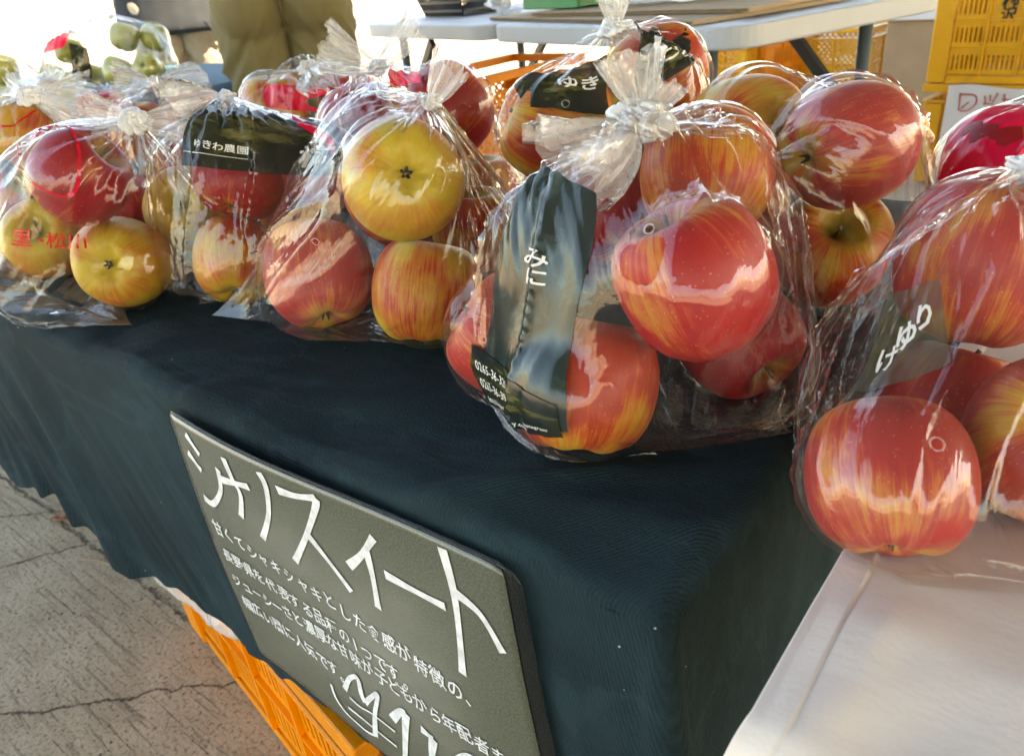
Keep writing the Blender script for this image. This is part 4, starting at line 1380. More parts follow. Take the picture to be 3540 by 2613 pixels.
PRICE = [([(0.3462, 0.8464), (0.3494, 0.9007), (0.3767, 0.9353), (0.4176, 0.9442), (0.456, 0.9456), (0.4873, 0.9309)], 0.0016), ([(0.4873, 0.9309), (0.4988, 0.8736), (0.514, 0.8101), (0.544, 0.7156), (0.5154, 0.7511), (0.482, 0.8036)], 0.0030),
         ([(0.482, 0.8036), (0.4756, 0.7755), (0.4788, 0.7113), (0.4643, 0.7145), (0.4383, 0.7475), (0.4057, 0.8157)], 0.0032), ([(0.4174, 0.8381), (0.4545, 0.8434), (0.4986, 0.8316), (0.5738, 0.8332)], 0.0013),
         ([(0.3978, 0.8976), (0.4478, 0.8963), (0.4985, 0.8995), (0.564, 0.9027)], 0.0013)]
sign_strokes('yen_sign', [p for p, w in PRICE], [w for p, w in PRICE], 0.0023)
sign_strokes('numeral', [[(0.5763, 0.7817), (0.617, 0.7149), (0.6338, 0.7086)], [(0.6338, 0.7086), (0.6157, 0.7881), (0.585, 0.93), (0.575, 0.975)]], 0.0040)
sign_strokes('numeral', [[(0.6746, 0.7286), (0.7078, 0.7386)], [(0.7078, 0.7386), (0.6919, 0.8004), (0.678, 0.8742), (0.660, 0.965)]], 0.0040)
sign_strokes('numeral', [[(0.7491, 0.819), (0.7713, 0.7626), (0.8082, 0.7129), (0.8338, 0.7194), (0.8229, 0.7953), (0.7793, 0.898), (0.742, 0.915), (0.7406, 0.8552), (0.7491, 0.819)]], 0.0042)

# ------------------------------------------------------------------ crates
def crate(loc, yaw, size, mat, style='slots', cells=(4, 3), label='', panel=None, group='plastic harvest crates'):
    """loc: left front bottom corner; x along the long side, y away"""
    Lx, Wy, Hz = size
    root = empty('harvest_crate', loc, yaw)
    tag(root, label, 'crate', group)
    th = 0.010
    lip = 0.014
    MB().box((Lx / 2, Wy / 2, 0.008), (Lx - 0.01, Wy - 0.01, 0.012)).build('base', mat, root)
    m = MB()
    for z0, hh, pr in ((Hz - 0.014, 0.028, lip), (Hz - 0.060, 0.008, lip * 0.8)):
        m.box((Lx / 2, -pr / 2 + 0.004, z0), (Lx + 2 * pr, pr + 0.012, hh)); m.box((Lx / 2, Wy + pr / 2 - 0.004, z0), (Lx + 2 * pr, pr + 0.012, hh))
        m.box((-pr / 2 + 0.004, Wy / 2, z0), (pr + 0.0121, Wy - 0.018, hh * 0.98)); m.box((Lx + pr / 2 - 0.004, Wy / 2, z0), (pr + 0.0121, Wy - 0.018, hh * 0.98))
    m.build('rim', mat, root, bevel=0.003)
    for cx_, cy_ in ((0, 0), (Lx, 0), (0, Wy), (Lx, Wy)):
        p = MB()
        sx = 1 if cx_ == 0 else -1; sy = 1 if cy_ == 0 else -1
        p.box((cx_ + sx * 0.026, cy_ - sy * 0.003, (Hz - 0.066) / 2), (0.058, 0.012, Hz - 0.072))
        p.box((cx_ - sx * 0.003, cy_ + sy * 0.030, (Hz - 0.066) / 2), (0.012, 0.046, Hz - 0.074))
        p.tube([(cx_ + sx * 0.006, cy_ + sy * 0.006, 0.004), (cx_ + sx * 0.006, cy_ + sy * 0.006, Hz - 0.066)], 0.0135, 10)
        p.build('corner_post', mat, root, bevel=0.003)
    zt = Hz - 0.066
    def wall(o, d, n, length, k, nm):
        o, d, n = Vector(o), Vector(d), Vector(n)
        up = Vector((0, 0, 1))
        fr = MB(); gr = MB()
        rotm = Matrix((d, n, up)).transposed()
        def bx(m_, a, z, la, lz, dep, out=0.0):
            c = o + d * a + up * z + n * out
            m_.box(c, (la, dep, lz), rotm)
        nc, nr = k
        a0, a1 = 0.055, length - 0.055
        bx(fr, length / 2, 0.014, length - 0.12, 0.024, th)
        bx(fr, length / 2, zt + 0.004, length - 0.12, 0.012, th)
        for i in range(nc + 1):
            a = a0 + (a1 - a0) * i / nc
            bx(fr, a, (zt + 0.026) / 2, 0.007, zt - 0.030, th + 0.006, 0.001)
        for j in range(1, nr):
            z = 0.026 + (zt - 0.026) * j / nr
            bx(fr, length / 2, z, length - 0.13, 0.007, th + 0.004, 0.001)
        for i in range(nc):
            for j in range(nr):
                if panel and nm == 'front' and (i, j) in panel:
                    aa = a0 + (a1 - a0) * (i + 0.5) / nc
                    bx(fr, aa, 0.026 + (zt - 0.026) * (j + 0.5) / nr, (a1 - a0) / nc - 0.008, (zt - 0.026) / nr - 0.008, 0.004)
                    continue
                ca0 = a0 + (a1 - a0) * i / nc + 0.004; ca1 = a0 + (a1 - a0) * (i + 1) / nc - 0.004
                z0 = 0.026 + (zt - 0.026) * j / nr + 0.004; z1 = 0.026 + (zt - 0.026) * (j + 1) / nr - 0.004
                if style == 'slots':
                    m_ = max(3, int((ca1 - ca0) / 0.0135))
                    for q in range(m_):
                        bx(gr, ca0 + (ca1 - ca0) * (q + 0.5) / m_, (z0 + z1) / 2, (ca1 - ca0) / m_ * 0.52, z1 - z0, 0.004)
                    bx(gr, (ca0 + ca1) / 2, z0 + 0.008, ca1 - ca0, 0.016, 0.0036); bx(gr, (ca0 + ca1) / 2, z1 - 0.008, ca1 - ca0, 0.016, 0.0036)
                else:
                    st = 0.036
                    span = (ca1 - ca0) + (z1 - z0)
                    for sgn in (1, -1):
                        t = st / 2
                        while t < span:
                            # line a - sgn*z = const clipped to the cell
                            pts = []
                            w_, h_ = ca1 - ca0, z1 - z0
                            x_a, y_a = (t, 0) if t <= w_ else (w_, t - w_)
                            x_b, y_b = (0, t) if t <= h_ else (t - h_, h_)
                            if sgn < 0:
                                x_a, x_b = w_ - x_a, w_ - x_b
                            A_p = o + d * (ca0 + x_a) + up * (z0 + y_a); B_p = o + d * (ca0 + x_b) + up * (z0 + y_b)
                            gr.bar(A_p, B_p, 0.003 + 0.0003 * sgn, 0.0095, up=n.cross((B_p - A_p).normalized()) if (B_p - A_p).length > 1e-5 else (0, 0, 1))
                            t += st
        w_ob = fr.build('wall', mat, root)
        gr.build('grille', mat, w_ob)
        return w_ob
    wy = (max(2, int(round(cells[0] * Wy / Lx))), cells[1])
    wall((0, 0, 0), (1, 0, 0), (0, -1, 0), Lx, cells, 'front')
    wall((0, Wy, 0), (1, 0, 0), (0, 1, 0), Lx, cells, 'back')
    wall((0, 0, 0), (0, 1, 0), (-1, 0, 0), Wy, wy, 'left')
    wall((Lx, 0, 0), (0, 1, 0), (1, 0, 0), Wy, wy, 'right')
    return root

YW = R(-5.5)
# stack at the upper right
ca = crate((-0.668, 3.215, 0.0), YW, (0.66, 0.42, 0.355), 'crate_yellow', 'slots', (5, 3), 'lower yellow crate at upper right with a paper sheet in red writing')
cb = crate((-0.672, 3.213, 0.357), YW, (0.66, 0.42, 0.355), 'crate_yellow', 'slots', (5, 3), 'upper yellow crate with two black brushed characters, stacked on the papered one', panel={(1, 2)})
def crate_text(root, s, size, x, z, mat, weight=0.02, strokes=None):
    V, F = [], []
    if s:
        V, F = text2d(s, size, 0, 0, 1.0, 0, 0.05, 5, weight)
    P = [(x + px, -0.0075, z - py) for px, py in V]
    return mesh_obj('lettering', P, F, mat, root)
a0 = 0.055 + 0.11 * 1 + 0.014
crate_text(cb, '柳', 0.050, a0 + 0.016, 0.240, 'ink_black', 0.025)
crate_text(cb, '沢', 0.046, a0 + 0.018, 0.200, 'ink_black', 0.025)
# sheet of paper hanging on the lower crate
pn = 30
U, W_ = np.meshgrid(np.linspace(0, 1, pn), np.linspace(0, 1, pn))
PX = 0.075 + U * 0.40 + 0.01 * W_ * (U - 0.3)
PZ = 0.352 - W_ * 0.345 + 0.006 * np.sin(U * 9) * (1 - W_)
PY = -0.022 - 0.004 * fbm(np.stack([U * 4, W_ * 3, 0 * U], -1), 77, 3) - 0.003 * W_
sheet_o = mesh_obj('paper_sheet', np.stack([PX, PY, PZ], -1).reshape(-1, 3), [tuple(reversed(f)) for f in grid_faces(pn, pn)], 'paper', None, True)
sheet_o.matrix_world = ca.matrix_basis.copy()
tag(sheet_o, 'crumpled white paper sheet with red handwriting hanging on the lower yellow crate', 'paper')
def flat_strokes(name, strokes, w, f3, mat, parent):
    V = []; F = []
    for st in strokes:
        a, b_ = ribbon(st, w)
        base = len(V)
        for pa, pb in zip(a, b_):
            V.append(f3(*pa)); V.append(f3(*pb))
        for i in range(len(a) - 1):
            F.append((base + 2 * i, base + 2 * i + 1, base + 2 * i + 3, base + 2 * i + 2))
    return mesh_obj(name, V, F, mat, parent)
flat_strokes('red_writing', [[(0.118, 0.330), (0.122, 0.270)], [(0.120, 0.325), (0.165, 0.322), (0.172, 0.295), (0.150, 0.272), (0.126, 0.270)], [(0.128, 0.278), (0.150, 0.300)],
                             [(0.196, 0.322), (0.202, 0.300)], [(0.212, 0.325), (0.216, 0.304)], [(0.235, 0.332), (0.224, 0.302)], [(0.195, 0.296), (0.228, 0.296)], [(0.255, 0.33), (0.262, 0.285)], [(0.250, 0.312), (0.29, 0.31)]], 0.003,
             lambda x, z: (x, -0.0285, z), 'ink_red', sheet_o)

# crate between the table legs, papers on top
cm = crate((-1.95, 5.12, 0.0), R(-8), (0.56, 0.40, 0.355), 'crate_yellow', 'lattice', (3, 2), 'yellow crate full of papers behind the white table leg', panel={(1, 0)})
flat_strokes('maker_mark', [[(0.255, 0.10), (0.275, 0.13), (0.295, 0.10), (0.275, 0.08), (0.255, 0.10)], [(0.262, 0.09), (0.29, 0.12)]], 0.004, lambda x, z: (x, -0.0075, z), 'crate_orange', cm)
for i, (px, py, pz, a, lb) in enumerate(((-1.80, 5.22, 0.372, 0.3, 'white folded leaflet at left on top of the paper-filled crate'), (-1.60, 5.30, 0.380, -0.2, 'white leaflet at right on top of the paper-filled crate'))):
    o = MB().box((0, 0, 0), (0.20, 0.15, 0.012), Euler((0.15, 0.2, a)).to_matrix()).build('leaflet', 'white_box')
    o.location = (px, py, pz); tag(o, lb, 'leaflet')
o = MB().box((0, 0, 0), (0.09, 0.07, 0.03), Euler((0.3, 0.1, 0.4)).to_matrix()).build('blue_package', 'blue_plastic', bevel=0.006)
o.location = (-1.74, 5.30, 0.395); tag(o, 'small bright blue package among the papers in the yellow crate', 'package')
# pair under the right end of the table
crate((-2.35, 4.72, 0.0), R(-3), (0.36, 0.30, 0.355), 'crate_yellow', 'lattice', (3, 3), 'small yellow crate seen under the right end of the white table')
crate((-1.93, 4.84, 0.0), R(62), (0.34, 0.26, 0.36), 'crate_orange', 'slots', (3, 2), 'orange crate turned sideways beside the small yellow crate')
# orange crates behind the bags, one on another
crate((-1.76, 1.88, 0.285), R(86), (0.66, 0.34, 0.285), 'crate_orange', 'lattice', (3, 1), 'upper orange crate with white light through its lattice, behind the tall-knotted bag')
crate((-1.76, 1.88, 0.0), R(86), (0.66, 0.34, 0.282), 'crate_orange', 'lattice', (3, 1), 'lower orange crate under the latticed one behind the bags')
crate((-3.2, 4.02, 0.0), R(-3), (0.50, 0.32, 0.30), 'crate_orange', 'lattice', (4, 2), 'far orange crate under the middle of the white table')
# crate under the black cloth
uc = crate((-1.030, 0.335, 0.0), R(-9.5), (0.60, 0.36, 0.295), 'crate_orange', 'slots', (4, 2), 'orange crate on the ground under the black cloth, below the sign')

# clear plastic hanging out between the cloth and that crate
def loose_plastic():
    n, m = 70, 30
    s, t = np.meshgrid(np.linspace(0, 1, n), np.linspace(0, 1, m))
    x = -0.86 + 0.30 * s; z = 0.385 - 0.045 * s - t * (0.115 * np.sin(np.pi * np.clip(s * 0.93 + 0.05, 0, 1)) ** 0.7)
    y = 0.238 + 0.012 * fbm(np.stack([s * 7, t * 3, 0 * s], -1), 91, 4) - 0.018 * np.sin(np.pi * t) + 0.02 * t
    uv = np.stack([s * 0.3, t * 0.1], -1)
    o = mesh_obj('plastic_liner', np.stack([x, y, z], -1).reshape(-1, 3), grid_faces(m, n), 'bag_plastic', None, True, uv.reshape(-1, 2))
    tag(o, 'whitish crinkled plastic liner hanging out under the hem of the black cloth', 'plastic bag')
loose_plastic()

# dry leaf and straw on the ground
def dry_leaf():
    n, m = 12, 8
    s, t = np.meshgrid(np.linspace(0, 1, n), np.linspace(-1, 1, m))
    w = 0.014 * np.sin(np.pi * s) ** 0.7
    x = (s - 0.5) * 0.045; y = w * t
    z = 0.006 + 0.010 * np.abs(t) * np.sin(np.pi * s) + 0.006 * vnoise(np.stack([s * 5, t * 2, 0 * s], -1), 3)
    o = mesh_obj('dry_leaf', np.stack([x, y, z], -1).reshape(-1, 3), grid_faces(m, n), 'leaf_dry', None, True)
    o.location = (-1.53, 0.335, 0.0); o.rotation_euler = (0, 0, 0.6)
    tag(o, 'small curled dry pinkish leaf on the concrete crack at lower left', 'leaf')
dry_leaf()
o = MB().tube([(-1.37, 0.300, 0.004), (-1.33, 0.318, 0.006), (-1.30, 0.325, 0.004)], 0.0016, 6).build('straw', 'cardboard')
tag(o, 'thin pale straw lying beside the concrete crack', 'straw')

# ------------------------------------------------------------------ white folding table
WT = empty('folding_table', (-0.70, 1.58, 0.0), R(-20.15))
tag(WT, 'pale grey plastic folding table with rounded corners at the back', 'table')
def rounded(L0, W0, r, n=8):
    pts = []
    for cx_, cy_, a in ((-r, r, -90), (-r, W0 - r, 0), (-L0 + r, W0 - r, 90), (-L0 + r, r, 180)):
        for k in range(n + 1):
            t = R(a + 90 * k / n)
            pts.append((cx_ + r * math.cos(t), cy_ + r * math.sin(t)))
    return pts
def slab(name, x_off, L0, W0, r, z0, z1, mat, parent, bev=0.006):
    p = [(x + x_off, y) for x, y in rounded(L0, W0, r)]
    n = len(p)
    V = [(x, y, z0) for x, y in p] + [(x, y, z1) for x, y in p]
    F = [tuple(reversed(range(n))), tuple(range(n, 2 * n))] + [(i, (i + 1) % n, n + (i + 1) % n, n + i) for i in range(n)]
    o = mesh_obj(name, V, F, mat, parent)
    b_ = o.modifiers.new('bevel', 'BEVEL'); b_.width = bev; b_.segments = 3; b_.limit_method = 'ANGLE'
    return o
slab('table_half', 0.0, 0.998, 0.74, 0.09, 0.684, 0.730, 'table_plastic', WT)
slab('table_half', -1.002, 0.998, 0.74, 0.09, 0.684, 0.730, 'table_plastic', WT)
for x, y in ((-0.16, 0.10), (-0.16, 0.64), (-1.84, 0.10), (-1.84, 0.64)):
    MB().tube([(x, y, 0.0), (x, y, 0.684)], 0.017, 12).build('leg', 'leg_metal', WT, True)
for y in (0.10, 0.64):
    MB().bar((-0.16, y, 0.42), (-0.42, y, 0.66), 0.02, 0.03).build('brace', 'dark_metal', WT)
    MB().bar((-1.84, y, 0.42), (-1.58, y, 0.66), 0.02, 0.03).build('brace', 'dark_metal', WT)

# corrugated cardboard sheets on it
cr_ = Matrix.Rotation(R(-20.15), 3, 'Z')
for i, (dx, dy, w_, d_, lb) in enumerate(((-0.62, 0.28, 1.02, 0.44, 'bottom flattened cardboard sheet on the white table'), (-0.50, 0.33, 0.80, 0.42, 'upper flattened cardboard sheet lying on the larger one'))):
    c = Vector((-0.70, 1.58, 0.0)) + cr_ @ Vector((dx, dy, 0))
    o = MB().box((0, 0, 0.0055), (w_, d_, 0.009)).build('cardboard_sheet', 'cardboard')
    o.location = (c.x, c.y, 0.731 + i * 0.0115); o.rotation_euler = (0.0, 0.0, R(-20.15 + 8 * (i - 0.6)))
    MB().box((0, -d_ / 2 - 0.0008, 0.0055), (w_ - 0.01, 0.001, 0.005)).build('corrugated_edge', 'carton_edge', o)
    tag(o, lb, 'cardboard')
# black basket
def basket(loc, yaw, label):
    root = empty('basket', loc, yaw)
    tag(root, label, 'basket')
    L0, W0, H0, tp = 0.36, 0.26, 0.10, 0.03
    MB().box((0, 0, 0.004), (L0 - 2 * tp, W0 - 2 * tp, 0.006)).build('base', 'black_plastic', root)
    MB().box((0, -W0 / 2, H0), (L0 + 0.02, 0.014, 0.012)).box((0, W0 / 2, H0), (L0 + 0.02, 0.014, 0.012)).box((-L0 / 2, 0, H0), (0.014, W0 - 0.016, 0.0119)).box((L0 / 2, 0, H0), (0.014, W0 - 0.016, 0.0119)).build('rim', 'black_plastic', root, bevel=0.003)
    m = MB()
    for sy in (-1, 1):
        for k in range(30):
            x = -L0 / 2 + L0 * k / 29
            m.bar((x * (1 - 2 * tp / L0), sy * (W0 / 2 - tp), 0.004), (x, sy * W0 / 2, H0), 0.006, 0.004)
        for z in (0.02, 0.05, 0.08):
            k = tp * (1 - z / H0)
            m.box((0, sy * (W0 / 2 - k), z), (L0 - 2 * k, 0.005, 0.008))
    for sx in (-1, 1):
        for k in range(20):
            y = -W0 / 2 + W0 * k / 19
            m.bar((sx * (L0 / 2 - tp), y * (1 - 2 * tp / W0), 0.004), (sx * L0 / 2, y, H0), 0.006, 0.004)
        for z in (0.02, 0.05, 0.08):
            k = tp * (1 - z / H0)
            m.box((sx * (L0 / 2 - k), 0, z), (0.005, W0 - 2 * k - 0.01, 0.0079))
    m.build('grille', 'black_plastic', root)
    return root
basket((-2.18, 2.46, 0.731), R(-18), 'shallow black plastic basket on the left part of the white table')
# green tray and wrappers
mt = MB(); mt.box((0, 0, 0.004), (0.24, 0.17, 0.006)); 
for s_ in (-1, 1):
    mt.box((0, s_ * 0.085, 0.022), (0.26, 0.006, 0.04)); mt.box((s_ * 0.127, 0, 0.022), (0.006, 0.163, 0.039))
mt.box((0, 0.0, 0.045), (0.29, 0.20, 0.005))
o = mt.build('green_tray', 'green_plastic', bevel=0.003); o.location = (-1.46, 2.13, 0.7535); o.rotation_euler = (0, 0, R(-16))
tag(o, 'upturned green plastic tray on the cardboard sheets', 'tray')
def crumple_blob(name, loc, r, mat, seed, sc=(1, 1, 0.5)):
    nr, nc = 26, 36
    th = np.linspace(0.02, np.pi - 0.02, nr)[:, None]; ph = np.linspace(0, 2 * np.pi, nc, endpoint=False)[None, :]
    d = np.stack([np.sin(th) * np.cos(ph), np.sin(th) * np.sin(ph), np.cos(th) + 0 * ph], -1)
    f = 1 + 0.9 * fbm(d * 2.2 + seed, seed, 4)
    X = d * (r * f)[..., None] * np.array(sc); X[..., 2] = np.maximum(X[..., 2] + r * sc[2], 0)
    uv = np.stack([ph * r * 2 + 0 * th, th * r * 2 + 0 * ph], -1)
    o = mesh_obj(name, X.reshape(-1, 3), grid_faces(nr, nc, True), mat, None, True, uv.reshape(-1, 2))
    o.location = loc
    return o
tag(crumple_blob('plastic_wrap', (-1.83, 2.30, 0.731), 0.06, 'film_tail', 4, (1.3, 1, 0.6)), 'crumpled clear plastic wrap beside the black basket', 'plastic wrap')
tag(crumple_blob('plastic_wrap', (-1.05, 2.02, 0.756), 0.09, 'bag_plastic', 9, (2.2, 0.9, 0.35)), 'white crumpled plastic sheet on the right of the cardboard', 'plastic wrap')
tag(crumple_blob('white_bag', (-3.72, 3.42, 0.0), 0.36, 'bag_plastic', 14, (1.0, 0.9, 1.1)), 'big white plastic bag far behind the khaki trousers', 'bag')
# white boxes and dark sack at far right
o = MB().box((0, 0, 0.15), (0.36, 0.36, 0.30)).build('white_carton', 'white_box', bevel=0.004); o.location = (-0.95, 4.52, 0.452); o.rotation_euler = (0, 0, R(-8))
tag(o, 'white carton on a brown one behind the right table leg', 'carton')
tag(crumple_blob('dark_sack', (-0.92, 5.35, 0.0), 0.30, 'navy_cloth', 21, (1.1, 0.8, 1.2)), 'dark navy sack on the ground between the white carton and yellow crates', 'sack')
o = MB().box((0, 0, 0.225), (0.32, 0.34, 0.45)).build('brown_carton', 'cardboard', bevel=0.004); o.location = (-0.95, 4.54, 0.0); o.rotation_euler = (0, 0, R(-12))

tag(o, 'brown cardboard carton on the ground behind the table leg', 'carton')

# ------------------------------------------------------------------ far table with green apples
def far_table():
    x0, x1, y0, y1 = -3.95, -2.21, 0.72, 1.80
    root = empty('blue_cloth', ((x0 + x1) / 2, (y0 + y1) / 2, 0.0))
    n = 60
    ao = np.concatenate([x0 - np.linspace(0.45, 0, 12)[:-1], np.linspace(x0, x1, n), x1 + np.linspace(0, 0.45, 12)[1:]])
    bo = np.concatenate([y0 - np.linspace(0.45, 0, 12)[:-1], np.linspace(y0, y1, n), y1 + np.linspace(0, 0.45, 12)[1:]])
    A, B = np.meshgrid(ao, bo)
    ca_, cb_ = np.clip(A, x0, x1), np.clip(B, y0, y1)
    L = np.maximum(np.abs(A - ca_), np.abs(B - cb_))
    k = np.minimum(L, 0.02)
    X = ca_ + np.sign(A - ca_) * k + 0.03 * fbm(np.stack([B * 8, A * 8, 0 * A], -1), 5, 2) * (L > 0.02)
    Y = cb_ + np.sign(B - cb_) * k + 0.03 * fbm(np.stack([A * 8, B * 8, 0 * A], -1), 6, 2) * (L > 0.02)
    Z = 0.655 - np.maximum(L - 0.01, 0) + 0.004 * fbm(np.stack([A * 5, B * 5, 0 * A], -1), 8, 3)
    org = np.array(root.location)
    mesh_obj('cloth', (np.stack([X, Y, Z], -1) - org).reshape(-1, 3), grid_faces(len(bo), len(ao)), 'teal_cloth', root, True)
    tag(root, 'blue cloth over the far table that carries the green apples', 'tablecloth')
far_table()
GA = [('a1', (-2.752, 0.976, 0.7587), 0.05, 'green apple cut by the left edge on the blue table'), ('a2', (-2.86, 1.02, 0.705), 0.045, 'green apple behind the one at the left edge on the blue table'),
      ('b1', (-2.657, 1.147, 0.787), 0.043, 'yellow-green apple on top in the bag with the red print'), ('b2', (-2.698, 1.091, 0.722), 0.040, 'pale green apple at left in the bag with the red print'),
      ('b3', (-2.592, 1.067, 0.702), 0.043, 'green apple low in front in the bag with the red print'), ('b4', (-2.655, 1.19, 0.702), 0.043, 'green apple at right in the bag with the red print'),
      ('c1', (-2.482, 1.245, 0.808), 0.044, 'green apple at upper left of the far bag of green apples'), ('c2', (-2.445, 1.320, 0.796), 0.043, 'green apple at upper right of the far bag of green apples'),
      ('c3', (-2.357, 1.223, 0.722), 0.043, 'green apple with a brown blossom end facing out, low in the far bag'), ('c4', (-2.429, 1.168, 0.722), 0.044, 'green apple at lower left of the far bag of green apples'), ('c5', (-2.47, 1.29, 0.705), 0.043, 'green apple at the back of the far bag of green apples')]
for k, p, r_, lb in GA:
    apple(k, p, r_, 'gold', cdir(0, 0.1, -1) if k == 'c3' else cdir(0.2, 0.9, 0.2), lb, 'green apples on the blue table', green=True)
for key, kn, lb, tl in (('a', (-2.79, 1.0, 0.835), 'clear bag of green apples cut by the left edge on the blue table', ((-2.80, 1.0, 0.87), 0.05)),
                        ('b', (-2.600, 1.150, 0.838), 'clear bag of green apples with a red corner and dark label', ((-2.55, 1.19, 0.825), 0.05)),
                        ('c', (-2.50, 1.235, 0.865), 'clear bag of five green apples beside the dark coat', ((-2.52, 1.22, 0.89), 0.04))):
    bl = [v for k, v in APPLES.items() if k[0] == key]
    BAGS[key] = make_bag(key, kn, None, lb, [tl], balls=bl, floor=0.659, nu=64, nv=44, iters=130, kr=0.010, wr=0.7)
b = BAGS['b']
q = quad_uv(b, [(-2.70, 1.10, 0.835), (-2.62, 1.16, 0.835), (-2.64, 1.13, 0.80), (-2.70, 1.09, 0.785)])
print_panel(b, q, 'print_red_panel', n=(20, 20), name='red_print', off=0.002)
q = quad_uv(b, [(-2.60, 1.13, 0.81), (-2.56, 1.16, 0.79), (-2.54, 1.13, 0.70), (-2.58, 1.10, 0.72)])
print_panel(b, q, 'label_dark', n=(20, 20), off=0.002)

# ------------------------------------------------------------------ people
def capsule_mesh(parts):
    """parts: (p0, p1, r0, r1, (sx, sy)) tapered, rounded; merged later by a voxel remesh"""
    V = []; F = []
    for prt in parts:
        p0, p1, r0, r1, sc = prt[:5]
        cap = prt[5] if len(prt) > 5 else 1.0
        p0, p1 = Vector(p0), Vector(p1)
        ax = (p1 - p0); L = ax.length; ax.normalize()
        side = Vector((1, 0, 0)) - ax * ax.x
        if side.length < 0.1:
            side = Vector((0, 1, 0)) - ax * ax.y
        side.normalize(); oth = ax.cross(side)
        rings = []
        for k in range(5):
            a = math.pi / 2 * k / 5
            rings.append((-r0 * cap * math.cos(a), r0 * (math.sin(a) if cap == 1.0 else max(math.sin(a), 0.9))))
        for k in range(7):
            t = k / 6
            rings.append((L * t, r0 + (r1 - r0) * t))
        for k in range(1, 6):
            a = math.pi / 2 * k / 5
            rings.append((L + r1 * math.sin(a), r1 * math.cos(a)))
        base = len(V); n = 20
        for h, r_ in rings:
            r_ = max(r_, 1e-4)
            for j in range(n):
                a = 2 * math.pi * j / n
                V.append(tuple(p0 + ax * h + side * (r_ * sc[0] * math.cos(a)) + oth * (r_ * sc[1] * math.sin(a))))
        for k in range(len(rings) - 1):
            for j in range(n):
                a, c = base + k * n + j, base + k * n + (j + 1) % n
                F.append((a, c, c + n, a + n))
        F.append(tuple(base + j for j in reversed(range(n)))); F.append(tuple(base + (len(rings) - 1) * n + j for j in range(n)))
    return V, F

def fused(name, parts, mat, parent, voxel=0.012, smooth=6, disp=None):
    V, F = capsule_mesh(parts)
    o = mesh_obj(name, V, F, mat, None)
    r_ = o.modifiers.new('remesh', 'REMESH'); r_.mode = 'VOXEL'; r_.voxel_size = voxel
    s_ = o.modifiers.new('smooth', 'SMOOTH'); s_.factor = 0.6; s_.iterations = smooth
    dg = bpy.context.evaluated_depsgraph_get()
    me = bpy.data.meshes.new_from_object(o.evaluated_get(dg))
    o.modifiers.clear(); o.data = me; me.name = name
    if disp is not None:
        co = np.empty(len(me.vertices) * 3); me.vertices.foreach_get('co', co); co = co.reshape(-1, 3)
        no = np.empty(len(me.vertices) * 3); me.vertices.foreach_get('normal', no); no = no.reshape(-1, 3)
        co = co + no * disp(co)[:, None]
        me.vertices.foreach_set('co', co.ravel())
    me.polygons.foreach_set('use_smooth', [True] * len(me.polygons))
    me.update()
    o.parent = parent
    return o

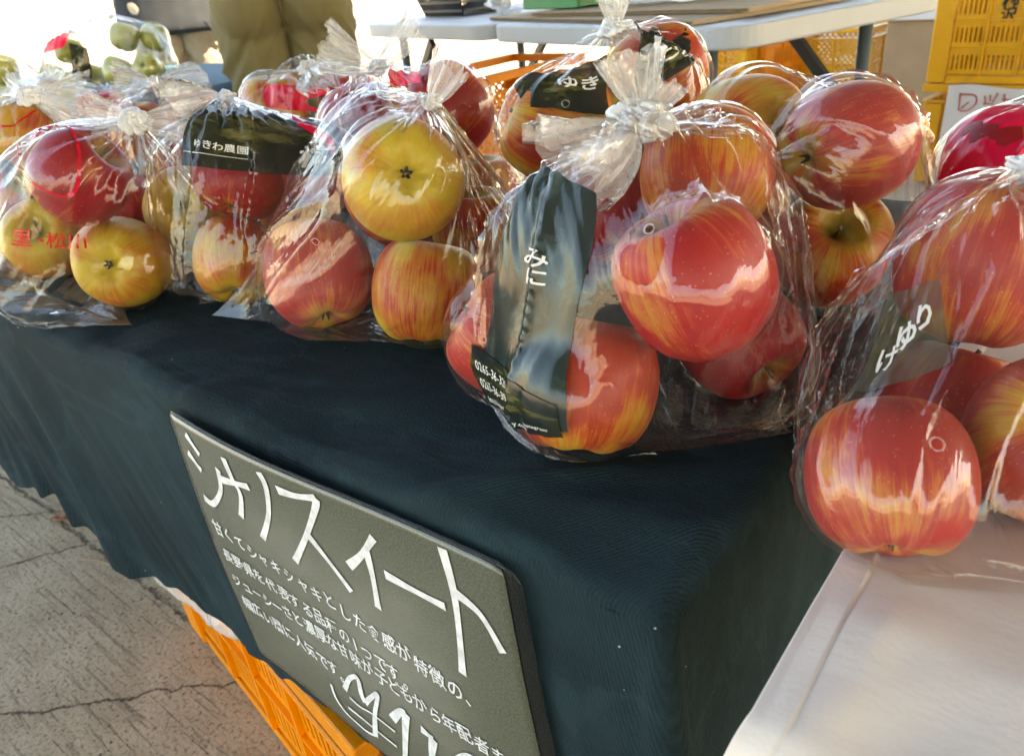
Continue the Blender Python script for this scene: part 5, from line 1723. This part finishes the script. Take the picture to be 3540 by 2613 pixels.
def person(loc, yaw, label, lower, upper, coat_hem=0.86, h=1.0):
    root = empty('person', loc, yaw)
    tag(root, label, 'person')
    body = [((0, 0, 1.02), (0, 0.01, 1.38), 0.13, 0.15, (1.15, 0.75)), ((0, 0.0, 1.40), (0, 0.0, 1.52), 0.06, 0.055, (1, 1)), ((0, 0.02, 1.60), (0, 0.03, 1.68), 0.085, 0.095, (0.9, 1.05)),
            ((0.19, 0, 1.40), (0.24, 0.04, 1.12), 0.05, 0.042, (1, 1)), ((0.24, 0.04, 1.12), (0.17, 0.26, 1.02), 0.04, 0.03, (1, 1)), ((-0.19, 0, 1.40), (-0.24, 0.04, 1.12), 0.05, 0.042, (1, 1)), ((-0.24, 0.04, 1.12), (-0.17, 0.26, 1.02), 0.04, 0.03, (1, 1)),
            ((0.16, 0.28, 1.015), (0.13, 0.36, 1.0), 0.03, 0.018, (1.2, 0.6)), ((-0.16, 0.28, 1.015), (-0.13, 0.36, 1.0), 0.03, 0.018, (1.2, 0.6)),
            ((0.09, 0, 0.90), (0.09, 0, 0.48), 0.085, 0.055, (1, 1)), ((0.09, 0, 0.48), (0.09, -0.01, 0.08), 0.052, 0.035, (1, 1)), ((-0.09, 0, 0.90), (-0.09, 0, 0.48), 0.085, 0.055, (1, 1)), ((-0.09, 0, 0.48), (-0.09, -0.01, 0.08), 0.052, 0.035, (1, 1)),
            ((0, 0, 0.92), (0, 0, 1.02), 0.13, 0.13, (1.1, 0.8)), ((0, 0.11, 1.635), (0, 0.125, 1.625), 0.016, 0.014, (1, 1))]
    fused('body', body, 'skin', root, 0.014, 5)
    fused('hair', [((0, 0.0, 1.66), (0, 0.005, 1.72), 0.098, 0.09, (0.95, 1.05)), ((0, -0.04, 1.58), (0, -0.02, 1.68), 0.07, 0.09, (1, 0.8))], 'hair', root, 0.012, 3)
    def folds(co):
        z = co[:, 2]; x = co[:, 0]; y = co[:, 1]
        f = 0.014 * (1 - 3 * np.abs(fbm(np.stack([x * 4, y * 4, z * 15 + np.abs(x) * 22], -1), 61, 3))) * np.exp(-((z - 0.72) / 0.10) ** 2)
        f += 0.008 * fbm(np.stack([x * 9, y * 9, z * 7], -1), 62, 4)
        f += 0.008 * fbm(np.stack([x * 6, y * 6, z * 24], -1), 63, 3) * np.exp(-((z - 0.45) / 0.12) ** 2)
        return f
    legs = [((0.0, 0.01, 0.93), (0, 0.01, 1.02), 0.165, 0.150, (1.14, 0.80)),
            ((0.088, -0.055, 0.865), (0.085, -0.03, 0.93), 0.105, 0.10, (0.95, 0.95)), ((-0.088, -0.055, 0.865), (-0.085, -0.03, 0.93), 0.105, 0.10, (0.95, 0.95)),
            ((0.096, 0.0, 0.83), (0.090, 0.01, 0.47), 0.106, 0.086, (0.98, 1.02)), ((0.090, 0.01, 0.47), (0.092, 0.0, 0.09), 0.086, 0.072, (1, 1)),
            ((-0.096, 0.0, 0.83), (-0.090, 0.01, 0.47), 0.106, 0.086, (0.98, 1.02)), ((-0.090, 0.01, 0.47), (-0.092, 0.0, 0.09), 0.086, 0.072, (1, 1))]
    tr = fused('trousers', legs, lower, root, 0.009, 4, folds)
    # centre seam and side seams
    sv = MB()
    sv.tube([(0, -0.128, 1.03), (0, -0.142, 0.95), (0, -0.128, 0.87), (0, -0.085, 0.80), (0, -0.03, 0.775)], 0.0035, 6)
    sv.build('seam', lower, tr, True)
    top = [((0, 0, 1.02), (0, 0.005, 1.36), 0.165, 0.165, (1.14, 0.78)), ((0, 0, coat_hem), (0, 0, 1.02), 0.215, 0.185, (1.12, 0.90), 0.05) if coat_hem < 1.0 else ((0, 0, 1.03), (0, 0, 1.1), 0.165, 0.165, (1.14, 0.8)),
           ((0.18, 0, 1.41), (0.245, 0.04, 1.12), 0.072, 0.06, (1, 1)), ((0.245, 0.04, 1.12), (0.18, 0.23, 1.03), 0.058, 0.05, (1, 1)), ((-0.18, 0, 1.41), (-0.245, 0.04, 1.12), 0.072, 0.06, (1, 1)), ((-0.245, 0.04, 1.12), (-0.18, 0.23, 1.03), 0.058, 0.05, (1, 1)), ((-0.15, 0, 1.40), (0.15, 0, 1.40), 0.08, 0.08, (1, 1))]
    fused('jacket', top, upper, root, 0.012, 4, lambda co: 0.008 * fbm(co * np.array([6, 6, 9]), 71, 3))
    for s_ in (1, -1):
        fused('shoe', [((s_ * 0.098, -0.05, 0.045), (s_ * 0.10, 0.15, 0.04), 0.045, 0.040, (1, 0.9))], 'shoe', root, 0.01, 3)
    return root
pyaw = math.atan2(1.49, -2.03) - math.pi / 2
person((-2.03, 1.495, 0.0), pyaw, 'person in khaki trousers standing with their back to the viewer', 'khaki', 'navy_cloth', 1.05)
p2 = person((-3.36, 1.93, 0.0), pyaw + 0.15, 'person in a dark coat and beige trousers behind the blue table', 'beige_fabric', 'dark_fabric', 0.775)
MB().tube([Vector(p) - Vector((-3.36, 1.93, 0)) for p in ()] or [(0.10, -0.20, 0.80), (0.14, -0.21, 0.745), (0.20, -0.20, 0.735), (0.26, -0.17, 0.755)], 0.006, 8).build('strap', 'black_plastic', p2, True)
